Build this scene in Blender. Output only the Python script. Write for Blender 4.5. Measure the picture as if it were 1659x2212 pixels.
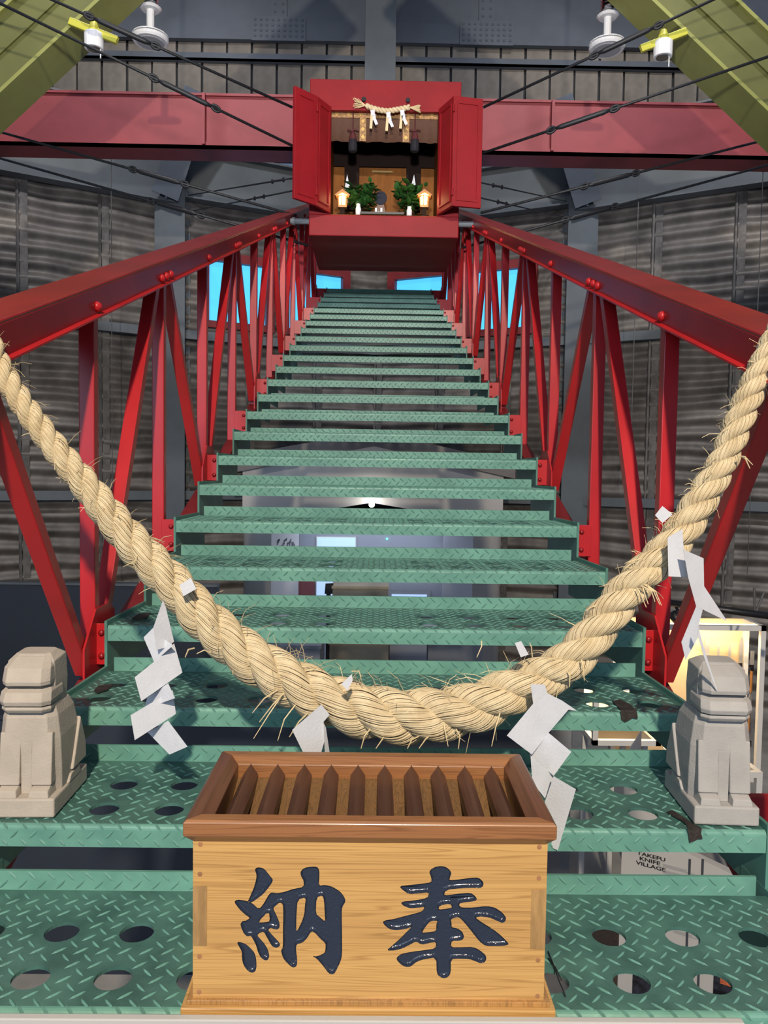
import bpy, bmesh, math, random
from mathutils import Vector, Matrix, noise
from mathutils.geometry import tessellate_polygon
random.seed(7)
PI = math.pi
SC = bpy.context.scene
for o in list(bpy.data.objects):
    bpy.data.objects.remove(o)

# ------------------------------------------------------------------ camera
FPX, CAM = 1661.0, Vector((-.0061, 0, 1.55))
YAW, PITCH, ROLL = .0115, .0516, .0146
CMAT = Matrix.Rotation(-YAW, 3, 'Z') @ Matrix.Rotation(PI/2 - PITCH, 3, 'X') @ Matrix.Rotation(ROLL, 3, 'Z')
cd = bpy.data.cameras.new('camera')
cam = bpy.data.objects.new('camera', cd)
SC.collection.objects.link(cam)
cam.matrix_world = Matrix.Translation(CAM) @ CMAT.to_4x4()
cd.sensor_fit = 'VERTICAL'
cd.sensor_height = 36.0
cd.lens = FPX/2212*36.0
cd.clip_start, cd.clip_end = .02, 100
SC.camera = cam

# ------------------------------------------------------------------ world, lights, exposure
w = bpy.data.worlds.new('hall_air')
SC.world = w
w.use_nodes = True
bg = w.node_tree.nodes['Background']
bg.inputs[0].default_value = (.44, .59, .92, 1)
bg.inputs[1].default_value = .19


def light(name, kind, loc, target, energy, color, size=.3, size_y=None, spot=None, blend=.5):
    l = bpy.data.lights.new(name, kind)
    l.energy, l.color = energy, color
    if kind == 'AREA':
        l.size = size
        if size_y:
            l.shape, l.size_y = 'RECTANGLE', size_y
    else:
        l.shadow_soft_size = size
    if spot:
        l.spot_size, l.spot_blend = spot, blend
    o = bpy.data.objects.new(name, l)
    SC.collection.objects.link(o)
    o.location = loc
    if target is not None:
        o.rotation_euler = (Vector(target) - Vector(loc)).to_track_quat('-Z', 'Y').to_euler()
    return o


light('hall_floodlight', 'SPOT', (.12, -3.4, 4.55), (0, 4.2, 2.6), 1250, (1, .87, .70), .09, spot=1.9, blend=.6)
light('hall_overhead_fill', 'AREA', (0, 2.2, 7.4), (0, 2.8, 0), 40, (.86, .92, 1), 5, 4)  # unseen overhead fill, added for soft ambient light
light('entrance_daylight', 'AREA', (-1.8, -4.2, 2.6), (0, 2, 1.3), 75, (.55, .74, 1), 4, 2.6)
for sx_ in (-1, 1):
    light('wall_wash_fill', 'SPOT', (sx_*1.9, 3.6, 7.6), (sx_*3.1, 8.6, 3.4), 520, (.95, .93, .95), .12, spot=1.5, blend=.8)  # unseen spots added to brighten the corrugated walls
light('added_roof_uplight', 'SPOT', (.0, .6, 2.75), (0, 5.5, 6.2), 430, (.95, .93, .98), .10, spot=1.45, blend=.5)  # added uplight for rafter and beam undersides; no fixture is seen there

vs = SC.view_settings
vs.view_transform, vs.look, vs.exposure, vs.gamma = 'Standard', 'None', .35, 1
vs.use_curve_mapping = False
SC.cycles.max_bounces, SC.cycles.diffuse_bounces, SC.cycles.glossy_bounces = 5, 2, 2
SC.cycles.adaptive_threshold = .04


# ------------------------------------------------------------------ helpers
def ray(px, py):
    return CMAT @ Vector(((px - 829.5)/FPX, -(py - 1106)/FPX, -1))


def at(px, py, y=None, z=None, x=None):
    d = ray(px, py)
    if y is not None:
        t = (y - CAM.y)/d.y
    elif z is not None:
        t = (z - CAM.z)/d.z
    else:
        t = (x - CAM.x)/d.x
    return CAM + d*t


def V(*a):
    return Vector(a)


def link(o):
    SC.collection.objects.link(o)
    return o


def pinv(o, parent):
    o.parent = parent
    m = Matrix.Identity(4)
    p = parent
    chain = []
    while p is not None:
        chain.append(p)
        p = p.parent
    for p in reversed(chain):
        m = m @ p.matrix_parent_inverse @ p.matrix_basis
    o.matrix_parent_inverse = m.inverted()


def tag(o, label=None, cat=None, group=None, kind=None):
    if label: o['label'] = label
    if cat: o['category'] = cat
    if group: o['group'] = group
    if kind: o['kind'] = kind
    return o


def thing(name, label, cat, loc, group=None):
    o = link(bpy.data.objects.new(name, None))
    o.location = loc
    o.empty_display_size = .05
    return tag(o, label, cat, group)


class MB:
    def __init__(s):
        s.v, s.f = [], []

    def add(s, vs_, fs_):
        b = len(s.v)
        s.v += [tuple(p) for p in vs_]
        s.f += [tuple(i + b for i in f) for f in fs_]
        return s

    def hexa(s, p):
        return s.add(p, [(0, 3, 2, 1), (4, 5, 6, 7), (0, 1, 5, 4), (1, 2, 6, 5), (2, 3, 7, 6), (3, 0, 4, 7)])

    def box(s, a, b):
        x0, y0, z0 = a
        x1, y1, z1 = b
        return s.hexa([(x0, y0, z0), (x1, y0, z0), (x1, y1, z0), (x0, y1, z0), (x0, y0, z1), (x1, y0, z1), (x1, y1, z1), (x0, y1, z1)])

    def bar(s, p, q, w, h, side=(1, 0, 0)):
        """beam from p to q; w along side axis, h along the third axis"""
        p, q = Vector(p), Vector(q)
        t = (q - p).normalized()
        sd = Vector(side)
        sd = (sd - t*sd.dot(t)).normalized()
        n = t.cross(sd)
        a, b = sd*w/2, n*h/2
        return s.hexa([p - a - b, p + a - b, p + a + b, p - a + b, q - a - b, q + a - b, q + a + b, q - a + b])

    def tube(s, path, r, n=8, caps=True):
        path = [Vector(p) for p in path]
        if not isinstance(r, (list, tuple)):
            r = [r]*len(path)
        ref = None
        rings = []
        for i, p in enumerate(path):
            t = (path[min(i+1, len(path)-1)] - path[max(i-1, 0)]).normalized()
            if ref is None:
                ref = t.orthogonal().normalized()
            ref = (ref - t*ref.dot(t)).normalized()
            b = t.cross(ref)
            rings.append([p + (ref*math.cos(2*PI*k/n) + b*math.sin(2*PI*k/n))*r[i] for k in range(n)])
        return s.loft(rings, caps)

    def loft(s, rings, caps=True):
        n = len(rings[0])
        vs_ = [p for rg in rings for p in rg]
        fs_ = []
        for i in range(len(rings)-1):
            for k in range(n):
                a, b = i*n + k, i*n + (k+1) % n
                fs_.append((a, b, b + n, a + n))
        if caps:
            fs_.append(tuple(range(n-1, -1, -1)))
            fs_.append(tuple(range((len(rings)-1)*n, len(rings)*n)))
        return s.add(vs_, fs_)

    def lathe(s, c, prof, n=16, axis=None):
        c = Vector(c)
        ax = Vector(axis).normalized() if axis else V(0, 0, 1)
        u = ax.orthogonal().normalized()
        v_ = ax.cross(u)
        return s.loft([[c + ax*z + (u*math.cos(2*PI*k/n) + v_*math.sin(2*PI*k/n))*max(r, 1e-5) for k in range(n)] for r, z in prof])

    def prism(s, poly, fn, w0, w1):
        n = len(poly)
        vs_ = [fn(u, v_, w0) for u, v_ in poly] + [fn(u, v_, w1) for u, v_ in poly]
        tri = tessellate_polygon([[V(u, v_, 0) for u, v_ in poly]])
        fs_ = [tuple(t) for t in tri] + [tuple(i + n for i in reversed(t)) for t in tri]
        fs_ += [(i, (i+1) % n, n + (i+1) % n, n + i) for i in range(n)]
        return s.add(vs_, fs_)

    def mesh(s, name, smooth=False, fixn=True):
        m = bpy.data.meshes.new(name)
        m.from_pydata(s.v, [], s.f)
        if fixn:
            bm = bmesh.new()
            bm.from_mesh(m)
            bmesh.ops.recalc_face_normals(bm, faces=bm.faces)
            bm.to_mesh(m)
            bm.free()
        if smooth:
            m.polygons.foreach_set('use_smooth', [True]*len(m.polygons))
        return m

    def build(s, name, m, parent=None, smooth=False, bevel=0, fixn=True, kind=None, label=None, seg=2):
        me = s.mesh(name, smooth, fixn)
        me.materials.append(M[m] if isinstance(m, str) else m)
        o = link(bpy.data.objects.new(name, me))
        if parent is not None:
            pinv(o, parent)
        if bevel:
            md = o.modifiers.new('bevel', 'BEVEL')
            md.width, md.segments, md.limit_method = bevel, seg, 'ANGLE'
        if kind: o['kind'] = kind
        if label: o['label'] = label
        return o


# ------------------------------------------------------------------ materials
M = {}


def mat(name, col, rough=.5, metal=0, var=0, vscale=6, dark=None, bump=0, bscale=60, stretch=None, coat=0, emit=None, estr=0, spec=.5, trans=0):
    m = bpy.data.materials.new(name)
    m.use_nodes = True
    nt = m.node_tree
    b = nt.nodes['Principled BSDF']
    b.inputs['Base Color'].default_value = (*col, 1)
    b.inputs['Roughness'].default_value = rough
    b.inputs['Metallic'].default_value = metal
    b.inputs['Specular IOR Level'].default_value = spec
    if coat:
        b.inputs['Coat Weight'].default_value = coat
        b.inputs['Coat Roughness'].default_value = .12
    if trans:
        b.inputs['Transmission Weight'].default_value = trans
    if emit:
        b.inputs['Emission Color'].default_value = (*emit, 1)
        b.inputs['Emission Strength'].default_value = estr
    tc = nt.nodes.new('ShaderNodeTexCoord')
    src = tc.outputs['Object']
    if stretch:
        mp = nt.nodes.new('ShaderNodeMapping')
        mp.inputs['Scale'].default_value = stretch
        nt.links.new(src, mp.inputs[0])
        src = mp.outputs[0]
    if var or dark:
        nz = nt.nodes.new('ShaderNodeTexNoise')
        nz.inputs['Scale'].default_value = vscale
        nz.inputs['Detail'].default_value = 3
        nz.inputs['Roughness'].default_value = .65
        nt.links.new(src, nz.inputs['Vector'])
        rp = nt.nodes.new('ShaderNodeValToRGB')
        d = dark or tuple(c*(1-var) for c in col)
        l = tuple(min(1, c*(1+var*.6)) for c in col)
        rp.color_ramp.elements[0].position, rp.color_ramp.elements[1].position = .34, .66
        rp.color_ramp.elements[0].color = (*d, 1)
        rp.color_ramp.elements[1].color = (*l, 1)
        nt.links.new(nz.outputs[0], rp.inputs[0])
        nt.links.new(rp.outputs[0], b.inputs['Base Color'])
    if bump:
        n2 = nt.nodes.new('ShaderNodeTexNoise')
        n2.inputs['Scale'].default_value = bscale
        n2.inputs['Detail'].default_value = 1.5
        nt.links.new(src, n2.inputs['Vector'])
        bp = nt.nodes.new('ShaderNodeBump')
        bp.inputs['Strength'].default_value = bump
        bp.inputs['Distance'].default_value = .004
        nt.links.new(n2.outputs[0], bp.inputs['Height'])
        nt.links.new(bp.outputs[0], b.inputs['Normal'])
    M[name] = m
    return m


def wood(name, light_, dark_, axis, freq=55, rough=.38, coat=.25, dist=2.2):
    """grain lines running along `axis`"""
    m = bpy.data.materials.new(name)
    m.use_nodes = True
    nt = m.node_tree
    b = nt.nodes['Principled BSDF']
    b.inputs['Roughness'].default_value = rough
    b.inputs['Coat Weight'].default_value = coat
    b.inputs['Coat Roughness'].default_value = .2
    tc = nt.nodes.new('ShaderNodeTexCoord')
    mp = nt.nodes.new('ShaderNodeMapping')
    sc = [1, 1, 1]
    sc['xyz'.index(axis)] = .022
    mp.inputs['Scale'].default_value = sc
    mp.inputs['Rotation'].default_value = (.02, .03, .015)
    nt.links.new(tc.outputs['Object'], mp.inputs[0])
    n0 = nt.nodes.new('ShaderNodeTexNoise')
    n0.inputs['Scale'].default_value = freq*.95
    n0.inputs['Detail'].default_value = 1.2
    n0.inputs['Distortion'].default_value = .25
    nt.links.new(mp.outputs[0], n0.inputs['Vector'])
    nz = nt.nodes.new('ShaderNodeTexNoise')
    nz.inputs['Scale'].default_value = 420
    nz.inputs['Detail'].default_value = 3
    nt.links.new(mp.outputs[0], nz.inputs['Vector'])
    n3 = nt.nodes.new('ShaderNodeTexNoise')
    n3.inputs['Scale'].default_value = 16
    nt.links.new(mp.outputs[0], n3.inputs['Vector'])
    r1 = nt.nodes.new('ShaderNodeValToRGB')
    cr = r1.color_ramp
    mixc = lambda f: (*[a_*(1-f) + c_*f for a_, c_ in zip(light_, dark_)], 1)
    stops = [(0, 0), (.30, .12), (.325, .55), (.345, .05), (.41, .16), (.435, .62), (.455, .05), (.50, .14), (.52, .58), (.54, .04), (.585, .14), (.605, .58), (.625, .05), (.68, .14), (.70, .5), (.72, .05), (.9, .1)]
    cr.elements[0].position, cr.elements[0].color = 0, mixc(0)
    cr.elements[1].position, cr.elements[1].color = 1, mixc(.15)
    for p_, f_ in stops[1:]:
        e_ = cr.elements.new(p_)
        e_.color = mixc(f_)
    nt.links.new(n0.outputs[0], r1.inputs[0])
    mx = nt.nodes.new('ShaderNodeMixRGB')
    mx.blend_type = 'MULTIPLY'
    mx.inputs[0].default_value = .22
    nt.links.new(r1.outputs[0], mx.inputs[1])
    nt.links.new(nz.outputs[0], mx.inputs[2])
    mx2 = nt.nodes.new('ShaderNodeMixRGB')
    mx2.blend_type = 'OVERLAY'
    mx2.inputs[0].default_value = .35
    nt.links.new(mx.outputs[0], mx2.inputs[1])
    nt.links.new(n3.outputs[0], mx2.inputs[2])
    nt.links.new(mx2.outputs[0], b.inputs['Base Color'])
    M[name] = m


mat('red_paint', (.50, .016, .020), .33, 0, .18, 3, bump=.05, bscale=30)
mat('red_rail', (.27, .010, .014), .30, 0, .22, 4, bump=.05, bscale=30)
mat('red_dark', (.20, .012, .015), .5, 0, .3, 5)
mat('shrine_red', (.25, .0085, .0125), .55, 0, .10, 5, bump=.06, bscale=45, spec=.25)
mat('beam_red', (.25, .040, .048), .6, 0, .14, 2.5)
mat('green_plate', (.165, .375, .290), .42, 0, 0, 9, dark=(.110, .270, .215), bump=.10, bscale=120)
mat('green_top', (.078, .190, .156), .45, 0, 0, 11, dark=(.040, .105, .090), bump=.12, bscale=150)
mat('green_stringer', (.085, .225, .180), .5, 0, .2, 6)
mat('green_lug', (.130, .295, .240), .36, 0, .15, 30)
mat('tape', (.030, .022, .018), .8, 0, .5, 60, bump=.4, bscale=220)
mat('straw', (.72, .59, .37), .62, 0, 0, 40, dark=(.58, .45, .26), spec=.3)
mat('straw_core', (.30, .20, .09), .9)
mat('straw_loose', (.70, .55, .31), .6, spec=.3)
mat('paper', (.66, .67, .70), .8, 0, .04, 30, bump=.12, bscale=260)
mat('stone_warm', (.47, .41, .34), .85, 0, .10, 14, bump=.18, bscale=320)
mat('stone_grey', (.40, .38, .355), .85, 0, .10, 14, bump=.18, bscale=320)
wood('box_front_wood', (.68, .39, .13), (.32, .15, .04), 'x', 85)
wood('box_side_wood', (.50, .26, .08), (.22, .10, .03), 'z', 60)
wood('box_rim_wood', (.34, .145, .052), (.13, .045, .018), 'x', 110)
wood('box_rim_side_shade', (.17, .062, .030), (.07, .024, .013), 'y', 60)  # side rails darkened in colour to imitate their dull purple reflection
wood('slat_wood', (.150, .068, .042), (.065, .028, .019), 'y', 90, .45, .1)
wood('inner_wood', (.22, .11, .035), (.07, .035, .012), 'y', 80, .6, 0)
mat('end_grain', (.40, .23, .085), .55, 0, .25, 30, stretch=(3, 3, .6))
mat('plug_wood', (.36, .17, .075), .5, 0, .2, 60)
mat('lacquer', (.026, .034, .056), .16, 0, 0, coat=.6, bump=.35, bscale=330)  # navy base colour stands in for blue-grey reflections on black lacquer
mat('white_board', (.50, .48, .45), .6)
mat('corrugated', (.25, .225, .20), .5, .2, 0, 2.6, dark=(.11, .10, .09), bump=.4, bscale=22)
mat('corrugated_seam', (.15, .14, .13), .6, .2, .4, 8)
mat('steel_grey', (.125, .145, .160), .55, 0, .14, 2.2, bump=.06, bscale=20)
mat('steel_blue', (.105, .125, .155), .6, 0, .14, 1.8)
mat('board_brown', (.23, .205, .175), .8, 0, .35, 2.2, bump=.1, bscale=30)
mat('gap_dark', (.030, .033, .038), .8)
mat('olive', (.26, .27, .075), .5, 0, .14, 2.5, bump=.05, bscale=20)
mat('olive_web_shaded', (.115, .12, .032), .55, 0, .16, 2.5)  # darker copy of olive; puts the unlit look of the web into colour
mat('clamp_yellow', (.52, .50, .06), .45)
mat('lamp_white', (.80, .80, .80), .4)
mat('lamp_glass', (.42, .43, .46), .25)
mat('chrome', (.75, .75, .78), .15, 1)
mat('cable', (.018, .019, .022), .5, .3)
mat('wire', (.10, .10, .10), .5)
mat('navy', (.028, .037, .055), .55, 0, .1, 2)
mat('concrete', (.46, .43, .385), .8, 0, .2, 3, bump=.1, bscale=60)
mat('carpet', (.17, .125, .095), .95, 0, .25, 90)
mat('pav_white', (.55, .53, .50), .28, 0, .05, 2)
mat('pav_brown', (.17, .155, .15), .4, 0, .15, 3)
mat('pav_grey', (.30, .32, .36), .45, 0, .06, 2)
mat('pav_blue', (.34, .37, .44), .5, 0, .05, 2)
mat('pav_dark', (.05, .055, .07), .5)
mat('sheet_white', (.66, .68, .72), .6)
mat('maroon', (.22, .07, .08), .6)
mat('crate_beige', (.52, .44, .31), .6, 0, .1, 5)
mat('black', (.012, .012, .014), .4)
mat('white_frame', (.80, .78, .74), .5)
mat('case_board', (.80, .58, .34), .6, 0, .05, 4)
mat('steel_blade', (.50, .47, .44), .35, .35)
mat('knife_handle', (.50, .22, .06), .5)
mat('print_ink', (.015, .015, .017), .6)
mat('print_grey', (.40, .39, .39), .6)
mat('photo_dark', (.020, .022, .035), .4, 0, .8, 40)
mat('photo_orange', (.55, .13, .05), .4, 0, .4, 60)
mat('altar_wood', (.22, .080, .016), .5, 0, .22, 5, stretch=(6, 6, 1), spec=.1)
mat('altar_dark', (.018, .010, .007), .7, spec=.1)
mat('valance', (.10, .045, .024), .8, 0, .18, 40, stretch=(1, 1, 5))
mat('brocade', (.36, .20, .075), .45, .2, .5, 70)
mat('brocade_gold', (.70, .45, .16), .3, .6)
mat('tassel', (.085, .012, .014), .7, 0, .3, 60)
mat('tassel_dark', (.008, .007, .012), .8)
mat('leaf', (.030, .105, .020), .4, 0, .5, 22)
mat('stem', (.06, .045, .02), .7)
mat('porcelain', (.80, .79, .76), .2)
mat('mirror_face', (.020, .020, .032), .6, 0, spec=.15)
mat('mirror_stand', (.12, .045, .025), .4)
mat('lantern_wood', (.34, .16, .05), .5, 0, .2, 30)
mat('sky_pane', (.05, .30, .62), .15, emit=(.080, .49, .93), estr=.95)
mat('room_pane', (.4, .55, .8), .15, emit=(.42, .60, .95), estr=.62)
mat('lantern_glow', (1, .7, .35), .5, emit=(1, .60, .24), estr=2.6)
mat('strip_glow', (1, .85, .6), .5, emit=(1, .74, .42), estr=4)
mat('glint_glow', (1, 1, 1), .5, emit=(.9, .95, 1), estr=30)
mat('led', (0, .6, .4), .5, emit=(.1, 1, .6), estr=3)

# ------------------------------------------------------------------ stair geometry
S = 1.2
D0, G, R, A = 1.4066*S, .2222*S, .083*S, .0106
Z0 = 1.55 - .2806*S
KMIN, KMAX = -3, 20
FLOOR = -.9
yk = lambda k: D0 + G*k
zk = lambda k: Z0 + R*k
wk = lambda k: S*(1 - A*k)/2
zt = lambda k: zk(k) - .010
px_ = lambda k: .643 - .0029*k          # truss plane


def wall_facet(p, q, z0, z1):
    p, q = Vector(p), Vector(q)
    return p, (q - p), z0, z1


# ================================================================== SETTING
m = MB().box((-7, -3, FLOOR - .1), (7, 13, FLOOR))
tag(m.build('floor', 'concrete'), 'beige concrete hall floor glimpsed below the open stair treads', None, None, 'structure')

# polygonal corrugated wall: corner columns in plan
C_L, C_M, C_R = V(-2.36, 9.0, 0), V(-.02, 10.07, 0), V(2.30, 9.0, 0)
E_L, E_R = V(-5.2, 7.40, 0), V(5.2, 7.38, 0)
G1, G2 = 1.25, 3.1                      # girt heights
RING = 4.56


def corr_sheet_mesh(wd, ht, seed, period=.165, amp=.026):
    rnd = random.Random(seed)
    nz_ = int(ht/period*9)
    nx = 9
    mb = MB()
    ph = rnd.random()*6
    for i in range(nz_ + 1):
        z = ht*i/nz_
        for j in range(nx + 1):
            x = wd*j/nx
            wob = .020*noise.noise(V(x*1.3 + seed*7.1, z*1.1, ph)) + .010*noise.noise(V(x*4 + seed, z*5, ph))
            y = amp*math.sin(2*PI*(z + .028*noise.noise(V(x*2.2, z*2, seed)))/period) + wob
            mb.v.append((x, y, z))
    for i in range(nz_):
        for j in range(nx):
            a = i*(nx+1) + j
            mb.f.append((a, a+1, a+nx+2, a+nx+1))
    me = mb.mesh('corrugated_sheet', True, False)
    me.materials.append(M['corrugated'])
    return me


SHEETS = {}


def corrugated_wall(name, label, p, q, bands, ncol, seed):
    p, q = Vector(p), Vector(q)
    d = (q - p)
    L = d.length
    u = d.normalized()
    nrm = V(u.y, -u.x, 0)               # towards the hall
    if nrm.dot(V(0, 0, 0) - p) < 0:
        nrm = -nrm
    root = tag(link(bpy.data.objects.new(name, None)), label, None, None, 'structure')
    root.location = p
    bm = MB()
    for z0, z1, holes in bands:
        bm.hexa([p - nrm*.06 + V(0, 0, z0), q - nrm*.06 + V(0, 0, z0), q - nrm*.10 + V(0, 0, z0), p - nrm*.10 + V(0, 0, z0),
                 p - nrm*.06 + V(0, 0, z1), q - nrm*.06 + V(0, 0, z1), q - nrm*.10 + V(0, 0, z1), p - nrm*.10 + V(0, 0, z1)]) if not holes else None
    bm.build('backing', 'gap_dark', root)
    for bi, (z0, z1, segs) in enumerate(bands):
        cells = segs if segs else [(c/ncol, (c+1)/ncol) for c in range(ncol)]
        for ci, (a, b) in enumerate(cells):
            wd, ht = (b - a)*L, z1 - z0
            key = (round(wd, 2), round(ht, 2), (ci + bi) % 3)
            if key not in SHEETS:
                SHEETS[key] = corr_sheet_mesh(wd + .03, ht + .05, len(SHEETS) + seed)
            o = link(bpy.data.objects.new('corrugated_sheet', SHEETS[key]))
            base = p + u*(a*L) + nrm*(.004*((ci + bi) % 2)) + V(0, 0, z0 - .02)
            mw = Matrix(((u.x, -nrm.x, 0, base.x), (u.y, -nrm.y, 0, base.y), (0, 0, 1, base.z), (0, 0, 0, 1)))
            pinv(o, root)
            o.matrix_basis = mw
            if bi < 2 or (segs is None and ncol == 4):
                sm = MB()
                c = base + nrm*.028
                sm.tube([c, c + V(0, 0, ht)], .018, 6)
                sm.bar(c + u*.06 - nrm*.008, c + u*.06 - nrm*.008 + V(0, 0, ht), .075, .012, u)
                sm.build('seam_strip', 'corrugated_seam', root)
    for gz in (G1, G2):
        MB().bar(p + nrm*.07 + V(0, 0, gz), q + nrm*.07 + V(0, 0, gz), .10, .10, (0, 0, 1)).build('girt', 'steel_grey', root)
    return root, u, nrm, L


full = [(FLOOR, G1, None), (G1, G2, None), (G2, RING + .1, None)]
corrugated_wall('wall_left', 'dark corrugated metal wall left of the staircase', E_L, C_L, full, 4, 1)
corrugated_wall('wall_right', 'dark corrugated metal wall right of the staircase', C_R, E_R, full, 4, 2)
WZ0, WZ1 = 3.29, 3.985
wl = [(.09, .36), (.55, .86)]           # window spans along the left back facet (0 = column, 1 = centre)
segL = [(0, .115), (.45, .50), (.835, 1)]
segR = [(0, .08), (.43, .475), (.815, 1)]
backb = lambda sg: [(FLOOR, G1, None), (G1, G2, None), (G2, WZ0 - .06, None), (WZ0 - .06, WZ1 + .06, sg), (WZ1 + .06, RING + .1, None)]
_, uL, nL, LL = corrugated_wall('wall_back_left', 'dark corrugated back wall with blue windows, left half', C_L, C_M, backb(segL), 3, 3)
_, uR, nR, LR = corrugated_wall('wall_back_right', 'dark corrugated back wall with blue windows, right half', C_M, C_R, backb(segR), 3, 4)


def window(n, p, u, nrm, L, a, b, label):
    root = tag(link(bpy.data.objects.new('window_%d' % n, None)), label, None, None, 'structure')
    root.location = p + u*(a*L)
    A_, B_ = p + u*(a*L) + nrm*.02, p + u*(b*L) + nrm*.02
    MB().hexa([A_ + V(0, 0, WZ0), B_ + V(0, 0, WZ0), B_ - nrm*.01 + V(0, 0, WZ0), A_ - nrm*.01 + V(0, 0, WZ0),
               A_ + V(0, 0, WZ1), B_ + V(0, 0, WZ1), B_ - nrm*.01 + V(0, 0, WZ1), A_ - nrm*.01 + V(0, 0, WZ1)]).build('pane', 'sky_pane', root)
    f = MB()
    o_ = nrm*.03
    f.bar(A_ + o_ + V(0, 0, WZ0 - .04), B_ + o_ + V(0, 0, WZ0 - .04), .08, .10, (0, 0, 1))
    f.bar(A_ + o_ + V(0, 0, WZ1 + .05), B_ + o_ + V(0, 0, WZ1 + .05), .10, .10, (0, 0, 1))
    f.bar(A_ + o_ - u*.05 + V(0, 0, WZ0 - .08), A_ + o_ - u*.05 + V(0, 0, WZ1 + .10), .10, .10, u)
    f.bar(B_ + o_ + u*.05 + V(0, 0, WZ0 - .08), B_ + o_ + u*.05 + V(0, 0, WZ1 + .10), .10, .10, u)
    f.build('window_frame', 'red_dark', root)


window(1, C_L, uL, nL, LL, .150, .418, 'bright blue window behind the left truss railing, leftmost')
window(2, C_L, uL, nL, LL, .529, .800, 'bright blue window left of the wall centre behind the stair top')
window(3, C_M, uR, nR, LR, .112, .397, 'bright blue window right of the wall centre behind the stair top')
window(4, C_M, uR, nR, LR, .507, .782, 'bright blue window behind the right truss railing, rightmost')


def column(p, label, z1=7.5, z0=FLOOR):
    t = thing('steel_column', label, 'column', (p.x, p.y, z0), 'grey steel columns of the hall wall')
    f = MB()
    x, y = p.x, p.y - .16
    f.box((x - .17, y - .02, z0), (x + .17, y + .0, z1))
    f.build('flange', 'steel_grey', t)
    MB().box((x - .02, y, z0), (x + .02, y + .22, z1)).build('web', 'steel_grey', t)
    MB().box((x - .17, y + .22, z0), (x + .17, y + .24, z1)).build('flange', 'steel_grey', t)
    return t


column(C_L, 'grey steel column left of the shrine, below the red beam', 5.0)
column(C_R, 'grey steel column right of the shrine, below the red beam', 5.0)
column(V(-.02, 8.95, 0), 'tall grey steel column rising above the shrine at the centre', 9.0, 5.0)


def ring_beam(p, q, z0, z1, label):
    u = (q - p).normalized()
    nrm = V(u.y, -u.x, 0)
    if nrm.dot(-p) < 0: nrm = -nrm
    t = thing('ring_beam', label, 'beam', p + V(0, 0, z0), 'grey ring beams on top of the corrugated wall')
    MB().bar(p + nrm*.10 + V(0, 0, (z0+z1)/2), q + nrm*.10 + V(0, 0, (z0+z1)/2), z1 - z0, .03, (0, 0, 1)).build('web', 'steel_grey', t)
    MB().bar(p + nrm*.14 + V(0, 0, z0), q + nrm*.14 + V(0, 0, z0), .02, .16, (0, 0, 1)).build('flange', 'steel_grey', t)
    MB().bar(p + nrm*.14 + V(0, 0, z1), q + nrm*.14 + V(0, 0, z1), .02, .16, (0, 0, 1)).build('flange', 'steel_grey', t)
    L = (q - p).length
    for e in (.10, L - .10):
        pl = MB()
        c = p + u*e + nrm*.125 + V(0, 0, (z0+z1)/2)
        pl.bar(c - V(0, 0, (z1-z0)*.42), c + V(0, 0, (z1-z0)*.42), .15, .012, u)
        po = pl.build('rivet_plate', 'steel_grey', t)
        rv = MB()
        for i in range(6):
            for s_ in (-.035, .035):
                rv.lathe(c + u*s_ + V(0, 0, (i - 2.5)*(z1-z0)*.14) + nrm*.006, [(.013, 0), (.012, .006), (.006, .011)], 8, nrm)
        rv.build('rivets', 'steel_grey', po, kind='stuff')
    return t


ring_beam(E_L, C_L, 4.54, 5.45, 'grey riveted ring beam over the left corrugated wall')
ring_beam(C_R, E_R, 4.54, 5.45, 'grey riveted ring beam over the right corrugated wall')
ring_beam(C_L, C_M, 4.62, 5.16, 'grey ring beam over the back wall, left of the shrine')
ring_beam(C_M, C_R, 4.62, 5.16, 'grey ring beam over the back wall, right of the shrine')
for sx, c, lb in ((1, C_L, 'left'), (-1, C_R, 'right')):
    p = V(c.x, c.y - .36, 4.55)
    q = V(c.x + sx*.42, c.y - .62, 5.55)
    t = thing('knee_brace', 'slanting grey knee brace on the column %s of the shrine' % lb, 'brace', p, 'grey knee braces under the red beam')
    MB().bar(p, q, .30, .02, (1, 0, 0)).build('flange', 'steel_blue', t)
    MB().bar(p + V(0, .1, 0), q + V(0, .1, 0), .02, .18, (1, 0, 0)).build('web', 'steel_blue', t)

# upper wall behind the red beam: boards, purlins, girder, plates
root = tag(link(bpy.data.objects.new('wall_back', None)), 'upper back wall of brown boards, grey purlins and riveted girder', None, None, 'structure')
root.location = (0, 9.3, 5.5)
MB().box((-4.6, 9.28, 5.2), (4.6, 9.36, 6.7)).build('backing', 'gap_dark', root)
x = -4.4
bi = 0
bmesh_ = MB().box((0, 0, 0), (.262, .03, 1.25)).mesh('wall_board')
bmesh_.materials.append(M['board_brown'])
while x < 4.4:
    o = link(bpy.data.objects.new('wall_board', bmesh_))
    pinv(o, root)
    o.matrix_basis = Matrix.Translation((x, 9.22 + .008*((bi*7) % 3), 5.30))
    x += .290
    bi += 1
for z in (5.80, 6.27):
    pm = MB().box((-4.6, 9.15, z), (4.6, 9.22, z + .025)).box((-4.6, 9.15, z), (4.6, 9.165, z + .085))
    pm.build('purlin', 'steel_blue', root)
gd = MB().box((-4.6, 9.13, 6.50), (4.6, 9.20, 6.72)).build('girder', 'steel_blue', root)
MB().box((-4.6, 9.17, 6.72), (4.6, 9.20, 9.2)).build('upper_plate', 'steel_blue', root)
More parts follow.
